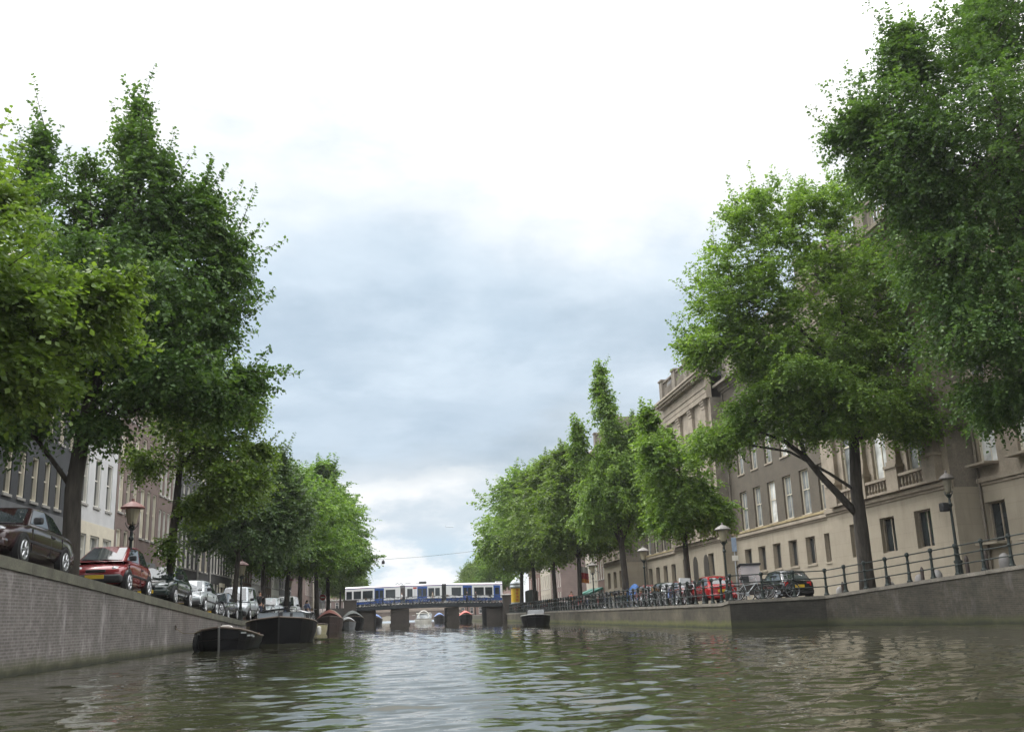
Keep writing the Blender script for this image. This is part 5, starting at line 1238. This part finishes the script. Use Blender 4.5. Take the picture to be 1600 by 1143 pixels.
boat('boat under a tan tarpaulin against the left quay', (-8.4, 121, 0), R(-88), 7.5, 2.8, 1.2, plain('brown_hull_dull', (.07, .05, .04), .5), M_tan)
boat('small grey boat between the covered boats on the left', (-7.0, 131, 0), R(-82), 5.0, 2.0, .7, plain('grey_hull', (.22, .23, .24), .5), M_deckw)
boat('dark green covered boat nearest the left end of the bridge', (-7.2, 148, 0), R(-84), 8, 3.2, 1.1, M_hull, M_grn)
b3, sc = boat('dark motor boat with small screen moored at the right quay', (13.0, 100.5, 0), R(-98), 6.4, 2.9, .85, M_hull, bowrise=.25, rub=plain('pale_rub', (.34, .34, .32), .5), deck=M_deckw, fill=.75, name='motor_boat')
m = MB(); m.prism([(.3, -.85, .8), (.9, -.8, .8), (.6, -.75, 1.5), (.25, -.75, 1.5)], (0, 1.6, 0)); m.build('windscreen', M_cglass, b3)
m = MB(); m.box(-1.2, -.2, -.5, .5, .7, 1.25); bevel(m.build('seat', M_redc, b3), .1)
m = MB()
for y in (-1, 1): m.tube([(.3, y*.85, .8), (.2, y*.85, 1.75)], .04, 5)
m.build('posts', M_black, b3)
b4, sc = boat('white tour boat seen through the middle span of the bridge', (4.5, 232, 0), R(-90), 16, 3.9, .8, M_white, bowrise=.1, deck=M_deckw, fill=.95, name='tour_boat')
m = MB(); m.prism([(-7, -1.7, .8), (6, -1.6, .8), (5, -1.4, 2.0), (-7, -1.5, 2.0)], (0, 3.3, 0)); bevel(m.build('glass_cabin', M_glassc, b4), .2)
m = MB(); m.box(-7, 5.2, -1.5, 1.5, 2.0, 2.2); m.ring((5.6, 0, 1.5), (1, 0, .2), 1.1, .1, 16, 5); m.build('cabin_roof', M_white, b4)
for x, y, lb, cv in ((-6.5, 196, 'white covered boat seen through the left span', M_white), (-5.6, 214, 'blue covered boat seen through the left span', M_bluec), (11.8, 196, 'red covered boat seen through the right span', M_redc), (11.5, 222, 'pale covered boat seen through the right span', M_tan), (8.6, 246, 'blue covered boat right of the tour boat', M_bluec)):
    boat(lb, (x, y, 0), R(-90), 7.5, 2.7, 1.0, M_hull if cv is not M_white else M_deckw, cv)
m = MB(); m.tube([(-9.95, 46.5, 1.03), (-9.6, 46.45, .80), (-9.1, 46.2, .78), (-8.55, 46.0, .95)], .018, 5); tag(m.build('mooring_rope', M_rope), 'slack mooring rope from the quay ring to the open sloop', 'rope')
# ================================================================ STREET FURNITURE
M_lampglass = plain('milky_lamp_glass', (.33, .295, .205), .25, var=.1); M_rcap = plain('faded_red_cap', (.23, .10, .085), .55); M_gcap = plain('grey_cap', (.20, .185, .17), .5)
def lamp(label, x, y, z, h=3.9, cap=M_rcap, box=False, rz=0, hs=1.0):
    t = thing('street_lamp', label, 'street lamp', (x, y, z), rz, 'crown lantern street lamps')
    k = h-1.15
    MB().lathe([(.22, -.05), (.22, .06), (.17, .10), (.16, .55), (.19, .58), (.19, .66), (.12, .72), (.085, 1.0), (.085, 1.15), (.11, 1.18), (.11, 1.24), (.07, 1.3), (.055, k-.5), (.10, k-.46), (.10, k-.38), (.06, k-.32), (.05, k-.1), (.10, k-.02), (.13, k+.06), (.05, k+.1)], 12).build('post', M_iron, t, False)
    m = MB()
    for a in range(4):
        q = a*pi/2+.4; m.tube([(.06*cos(q), .06*sin(q), k-.1), (.22*cos(q), .22*sin(q), k+.1), (.24*cos(q), .24*sin(q), k+.22)], .016, 4)
    m.build('bracket', M_iron, t)
    MB().lathe([(.10*hs, k+.1), (.17*hs, k+.16), (.29*hs, k+.72), (.29*hs, k+.76)], 12).build('lantern_glass', M_lampglass if hs > .9 else plain('shaded_lamp_glass', (.16, .145, .105), .4), t, False)  # dim copy for the near right lamp, its shade put into the colour
    MB().lathe([(.30*hs, k+.74), (.46*hs, k+.76), (.47*hs, k+.80), (.32*hs, k+.92), (.12*hs, k+1.02), (.06, k+1.05), (.05, k+1.15), (.0, k+1.17)], 14).build('lamp_cap', cap, t, False)
    if box:
        m = MB(); m.box(-.48, -.12, -.18, .18, k-.72, k-.32); bx = bevel(m.build('bracket_box', M_black, t), .06, 2)
    return t
lamp('red capped street lamp nearest on the left, before the taller brown house', -10.62, 41.0, zl(41.0), 3.75)
lamp('red capped street lamp second on the left, before the sand coloured house', -10.62, 68.8, 1.3, 3.95)
lamp('small red capped street lamp third on the left, among the far trunks', -10.62, 97.5, 1.3, 4.0)
lamp('grey capped street lamp with a box on its post, nearest the right edge', 24.95, 43.4, zr(0, 43.4), 4.75, plain('dark_grey_cap', (.11, .10, .09), .6), True, 0, .72)
lamp('grey capped street lamp left of the cargo tricycle', 17.9, 55.0, zr(0, 55), 4.4, M_gcap)
lamp('pale capped street lamp before the arched doors, between two elm trunks', 17.9, 74.2, 1.3, 4.45, M_gcap)
lamp('pale capped street lamp beside the hanging flag', 17.8, 94.5, 1.3, 4.4, M_gcap)

# railing along the right quay
t = thing('quay_railing', 'dark green iron railing with ball topped posts along the right quay edge', 'railing', (0, 0, 0))
pm = MB(); s_ = 1.2
pm.lathe([(0.119*s_, 0), (0.119*s_, .05*s_), (0.084*s_, .10*s_), (0.063*s_, .30*s_), (0.084*s_, .36*s_), (0.056*s_, .42*s_), (0.050*s_, .70*s_), (0.077*s_, .76*s_), (0.050*s_, .82*s_), (0.050*s_, .98*s_), (0.084*s_, 1.02*s_), (0.091*s_, 1.08*s_), (0.070*s_, 1.14*s_), (.0, 1.17*s_)], 10)
pme = pm.mesh('post'); pme.materials.append(M_iron)
pts = []
for (x0, y0), (x1, y1) in zip(RW[1:5], RW[2:6]):
    d = math.hypot(x1-x0, y1-y0); k = max(1, round(d/(1.5 if y0 < 60 else 1.6)))
    for i in range(k): pts.append((x0+(x1-x0)*i/k, y0+(y1-y0)*i/k))
pts = [(x+.16, y+.12, zr(0, y)+.02) for x, y in pts]
for p in pts: put('post', pme, t, p)
m = MB()
for h in (.38, .74, 1.06): m.tube([(x, y, z+h*s_) for x, y, z in pts], .031, 6)
m.build('rails', M_iron, t)

# bollards on the forecourt
M_dome = plain('stone_bollard', (.25, .24, .23), .6, var=.12); M_brown = plain('brown_bollard', (.060, .045, .038), .6)
dm = MB().lathe([(.23, -.1), (.24, .55), (.22, .72), (.15, .84), (.06, .89), (0, .90)], 16).mesh('bollard', True); dm.materials.append(M_dome)
sm = MB().lathe([(.12, -.1), (.12, .12), (.095, .16), (.085, .75), (.10, .78), (.10, .84), (.07, .95), (.04, 1.02), (0, 1.04)], 12).mesh('bollard'); sm.materials.append(M_brown)
order = ['beside the black hatchback', 'second from the black hatchback', 'right of the forked elm', 'left of the near street lamp', 'just behind the near street lamp', 'nearest the right edge']
for i, y in enumerate((59.3, 56.1, 52.8, 49.6, 47.8, 42.0)):
    tag(put('stone_bollard', dm, None, (26.3, y, zr(0, y)-.12)), 'pale domed stone bollard ' + order[i], 'bollard', 'pale domed bollards')
order = ['nearest the black hatchback', 'second from the black hatchback', 'right of the forked elm trunk', 'between two stone bollards by the lamp', 'right of the near street lamp', 'nearest the right edge']
for i, y in enumerate((58.2, 55.6, 52.3, 48.7, 44.5, 42.9)):
    tag(put('iron_bollard', sm, None, (26.0, y, zr(0, y))), 'slim brown iron bollard ' + order[i], 'bollard', 'slim brown bollards')

# blue tarpaulin over a parked scooter
M_tarp = plain('blue_tarpaulin', (.06, .17, .46), .5, var=.15, scale=2, bump=.2)
m = MB(); prof = [(-.9, 0, .1), (-.75, 0, 1.2), (-.1, 0, 1.75), (.3, 0, 1.35), (.95, 0, 1.05), (1.1, 0, .1)]
for f, w in ((-1., .35), (-.6, .55), (0, .62), (.6, .55), (1., .35)):
    for (x, _, z) in prof: m.v.append((x, f*w/.6 if abs(f) < .9 else f*.75, z*(1-.16*f*f)+(0 if abs(f) < .9 else -.25*z*.9)))
for i in range(4):
    for j in range(5): m.f.append((i*6+j, (i+1)*6+j, (i+1)*6+j+1, i*6+j+1))
m.f += [tuple(range(6)), tuple(range(29, 23, -1))]
o = m.build('tarpaulin', M_tarp, None, False, (18.95, 82.0, 1.3)); o.scale = (.85, 1, 1.1); o.rotation_euler = (0, 0, R(10)); tag(o, 'blue tarpaulin draped over a parked scooter by the right railing', 'tarpaulin')

# flag on a slanted pole from the house front
t = thing('flag', 'red white and orange flag hanging from a slanted pole in the right tree row', 'flag', (21.1, 117.5, 4.6))
m = MB(); m.tube([(1.9, .4, .95), (.1, 0, 2.0)], .045, 6); m.build('flag_pole', M_pale, t)
M_fw, M_fr, M_fo = plain('flag_white', (.50, .50, .48), .8), plain('flag_red', (.38, .05, .06), .8), plain('flag_orange', (.55, .20, .04), .8)
def flagstrip(name, z0, z1, mat):
    m = MB(); k = 8
    for i in range(k+1):
        x = -.55+1.05*i/k; y = .10*sin(i*1.5); zz = .18*i/k
        m.v += [(x+.12*(1.6-z0)*.3, y, z0-zz), (x+.12*(1.6-z1)*.3, y*.8, z1-zz)]
    for i in range(k): m.f.append((2*i, 2*i+2, 2*i+3, 2*i+1))
    o = m.build(name, mat, t); sol = o.modifiers.new('thick', 'SOLIDIFY'); sol.thickness = .012
flagstrip('white_band', 1.05, 1.75, M_fw); flagstrip('red_band', .35, 1.05, M_fr); flagstrip('orange_band', -.1, .35, M_fo)

# parking sign by the recess, red round sign by the bridge, awnings
t = thing('parking_sign', 'blue and white sign plate on a pole beside the courthouse corner', 'sign', (25.2, 75.0, 1.3))
MB().tube([(0, 0, 0), (0, 0, 4.9)], .05, 8).build('sign_pole', M_zinc, t)
MB().box(-.19, .19, -.07, -.04, 3.9, 4.95).build('sign_plate', plain('sign_blue_grey', (.28, .36, .48), .4), t); MB().box(-.24, .24, -.07, -.04, 3.2, 3.6).build('lower_plate', M_white, t)
t = thing('traffic_sign', 'red no entry sign before the left end of the bridge', 'sign', (-11.0, 143, 1.3))
MB().tube([(0, 0, 0), (0, 0, 3.2)], .04, 6).build('sign_pole', M_zinc, t); sp = MB().disc((0, -.07, 3.0), (0, 1, 0), .42, .03, 18).build('sign_disc', M_red, t); MB().box(-.28, .28, -.1, -.086, 2.93, 3.07).build('white_bar', M_white, sp)
t = thing('traffic_sign', 'red round sign on a pole standing on the bridge pavement', 'sign', (1.9, 163.0, 3.25))
MB().tube([(0, 0, 0), (0, 0, 2.4)], .04, 6).build('sign_pole', M_zinc, t); MB().box(-.28, .28, -.07, -.04, 2.35, 2.62).build('sign_plate', M_red, t)
M_awn = plain('green_awning', (.03, .16, .12), .7)
for y, lb in ((149.5, 'green shop awning on the cafe house left of the flag'), (143.6, 'green shop awning on the red corner house')):
    t = thing('awning', lb, 'awning', (28.4, y, 3.4)); m = MB(); m.prism([(0, 0, 1.1), (-1.9, 0, .35), (-1.9, 0, .05), (0, 0, .8)], (0, 4.2, 0)); m.build('canvas', M_awn, t)
    m = MB(); m.tube([(0, .1, .1), (-1.8, .1, .2)], .03, 5); m.tube([(0, 4.1, .1), (-1.8, 4.1, .2)], .03, 5); m.build('arm', M_iron, t)

# litter box / dark cabinet beside the advertising column, white post
t = thing('utility_cabinet', 'dark green street cabinet with curved top beside the advertising column', 'cabinet', (19.6, 155.0, 2.65))
m = MB(); pts_ = [(-.95, 0, 0), (.95, 0, 0), (.95, 0, 1.75)] + [(.95-.95*(1-cos(a)), 0, 1.75+.3*sin(a)) for a in np.linspace(0, pi, 9)[1:]]
m.prism(pts_, (0, .9, 0)); m.build('cabinet_body', plain('cabinet_green', (.035, .045, .040), .6), t); MB().box(-.02, .02, -.01, 0, .1, 1.7).build('door_seam', M_black, t)

# ================================================================ PEOPLE
SKIN = plain('skin', (.42, .25, .18), .55, var=.06)
def skinned(name, verts, edges, radii, mat, parent, root=0, sub=1):
    me = bpy.data.meshes.new(name); me.from_pydata(verts, edges, []); me.materials.append(mat)
    o = put(name, me, parent)
    md = o.modifiers.new('skin', 'SKIN'); md.use_smooth_shade = True
    if not me.skin_vertices: me.skin_vertices.new()
    for i, r_ in enumerate(radii):
        sv = me.skin_vertices[0].data[i]; sv.radius = (r_, r_) if not isinstance(r_, tuple) else r_; sv.use_root = (i == root)
    if sub: subsurf(o, sub)
    return o
def person(label, loc, rz, shirt, trousers, hair, stride=.18, armb=.12, scale=1.0):
    t = thing('person', label, 'person', loc, rz); t.scale = (scale,)*3
    V = [(0, 0, .93), (0, 0, 1.15), (0, .0, 1.36), (0, .01, 1.47), (0, .02, 1.56), (.015, .025, 1.64), (.0, .02, 1.74)]
    E = [(0, 1), (1, 2), (2, 3), (3, 4), (4, 5), (5, 6)]; Rr = [(.15, .11), (.135, .10), (.15, .10), .055, .075, .085, .06]
    V.append((.10, .02, 1.60)); E.append((5, 7)); Rr.append(.012)                        # nose, facing +X
    hands = []
    for s in (1, -1):
        i = len(V); st = stride*s
        V += [(0, s*.09, .88), (st*.55+.03, s*.10, .49), (st-.02, s*.10, .09), (st+.13, s*.11, .03)]; E += [(0, i), (i, i+1), (i+1, i+2), (i+2, i+3)]; Rr += [.088, .062, .042, .036]
        j = len(V)
        V += [(0, s*.19, 1.40), (-st*.3-.02, s*.25, 1.13), (armb-st*.5, s*.24, .90), (armb-st*.5+.03, s*.235, .83)]; E += [(2, j), (j, j+1), (j+1, j+2), (j+2, j+3)]; Rr += [.058, .042, .028, .034]
        h = V[-1]; b = j+3
        for f, (dx, dy, l) in enumerate(((.03, -.012, .055), (.012, 0, .08), (-.006, 0, .085), (-.022, 0, .078), (-.036, 0, .06))):
            q = len(V); V += [(h[0]+dx, h[1]+dy*s, h[2]-.045), (h[0]+dx*1.1+.008, h[1]+dy*s, h[2]-.045-l*.6)]; E += [(b, q), (q, q+1)]; Rr += [.009, .008]
    skinned('body', V, E, Rr, SKIN, t)
    V2 = [(0, 0, .90), (0, 0, 1.15), (0, 0, 1.36), (0, .01, 1.44)]; E2 = [(0, 1), (1, 2), (2, 3)]; R2 = [(.18, .135), (.175, .13), (.20, .14), (.10, .09)]
    for s in (1, -1):
        i = len(V2); st = stride*s; V2 += [(0, s*.195, 1.40), (-st*.3-.02, s*.255, 1.13), (armb-st*.42, s*.245, .95)]; E2 += [(2, i), (i, i+1), (i+1, i+2)]; R2 += [.092, .07, .052]
    skinned('shirt', V2, E2, R2, shirt, t)
    V3 = [(0, 0, .94), (0, 0, .90)]; E3 = [(0, 1)]; R3 = [(.17, .13), (.165, .13)]
    for s in (1, -1):
        i = len(V3); st = stride*s; V3 += [(0, s*.09, .84), (st*.55+.03, s*.10, .49), (st-.02, s*.10, .10)]; E3 += [(1, i), (i, i+1), (i+1, i+2)]; R3 += [.108, .08, .062]
    skinned('trousers', V3, E3, R3, trousers, t)
    m = MB(); m.lathe([(.085, 0), (.107, .04), (.104, .10), (.07, .155), (0, .17)], 12, (-.018, .02, 1.63)); m.build('hair', hair, t, True)
    m = MB()
    for s in (1, -1): st = stride*s; m.box(st-.06, st+.19, s*.105-.045, s*.105+.045, -.01, .07)
    bevel(m.build('shoes', M_black, t), .025)
    m = MB()
    for s in (.035, -.035): m.lathe([(0, -.008), (.009, 0), (0, .008)], 6, (.083, .02+s, 1.665))
    m.build('eyes', M_black, t)
    return t
C_navy = plain('navy_cloth', (.025, .03, .05), .9); C_blue = plain('pale_blue_cloth', (.22, .28, .46), .9); C_jean = plain('denim', (.05, .08, .16), .9); C_blk = plain('black_cloth', (.016, .016, .018), .9)
C_beige = plain('beige_cloth', (.35, .29, .21), .9); C_wht = plain('white_cloth', (.6, .6, .6), .9); C_pink = plain('salmon_cloth', (.55, .22, .18), .9); H_dk = plain('dark_hair', (.02, .015, .012), .7); H_br = plain('brown_hair', (.08, .05, .03), .7)
person('person in pale blue shirt stooping to a bicycle by the left quay edge', (-10.3, 112.2, 1.32), R(60), C_blue, C_jean, H_dk, .1, .25, 1.15)
person('person in black walking beside the silver people carrier', (-10.55, 77.2, 1.32), R(-75), C_blk, C_navy, H_dk, .2, .1, 1.2)
person('person in white by the far parked bicycles on the left', (-10.9, 117.5, 1.32), R(-60), C_wht, C_jean, H_br, .15, .1, 1.1)
person('person in black on the bridge before the last tram section, walking', (10.2, 163.3, zd(10.2)), R(180), C_blk, C_blk, H_dk, .2)
person('person in dark navy on the bridge right of the walker in black', (11.6, 163.4, zd(11.6)), R(180), C_navy, C_navy, H_dk, .22)
person('person in beige on the bridge before the middle tram doors', (4.7, 163.3, zd(4.7)), R(0), C_beige, C_jean, H_br, .2)
person('person in white on the bridge before the bellows', (-.2, 163.3, zd(0)), R(180), C_wht, C_jean, H_br, .2)
person('person in salmon clothes standing behind the right railing beyond the flag lamp', (18.4, 111.0, 1.31), R(-100), C_pink, C_pink, H_br, .05, .05, 1.15)
# ================================================================ THE AIR
def haze(density):
    m = bpy.data.materials.new('haze'); m.use_nodes = True; nt = m.node_tree; nt.nodes.clear()
    o = nt.nodes.new('ShaderNodeOutputMaterial'); v = nt.nodes.new('ShaderNodeVolumePrincipled')
    v.inputs['Color'].default_value = (.93, .95, .97, 1); v.inputs['Density'].default_value = density; v.inputs['Anisotropy'].default_value = .35
    nt.links.new(v.outputs[0], o.inputs['Volume'])
    tag(MB().box(-610, 610, -310, 910, -3.3, 40).build('haze', m), kind='stuff')
haze(.00018)
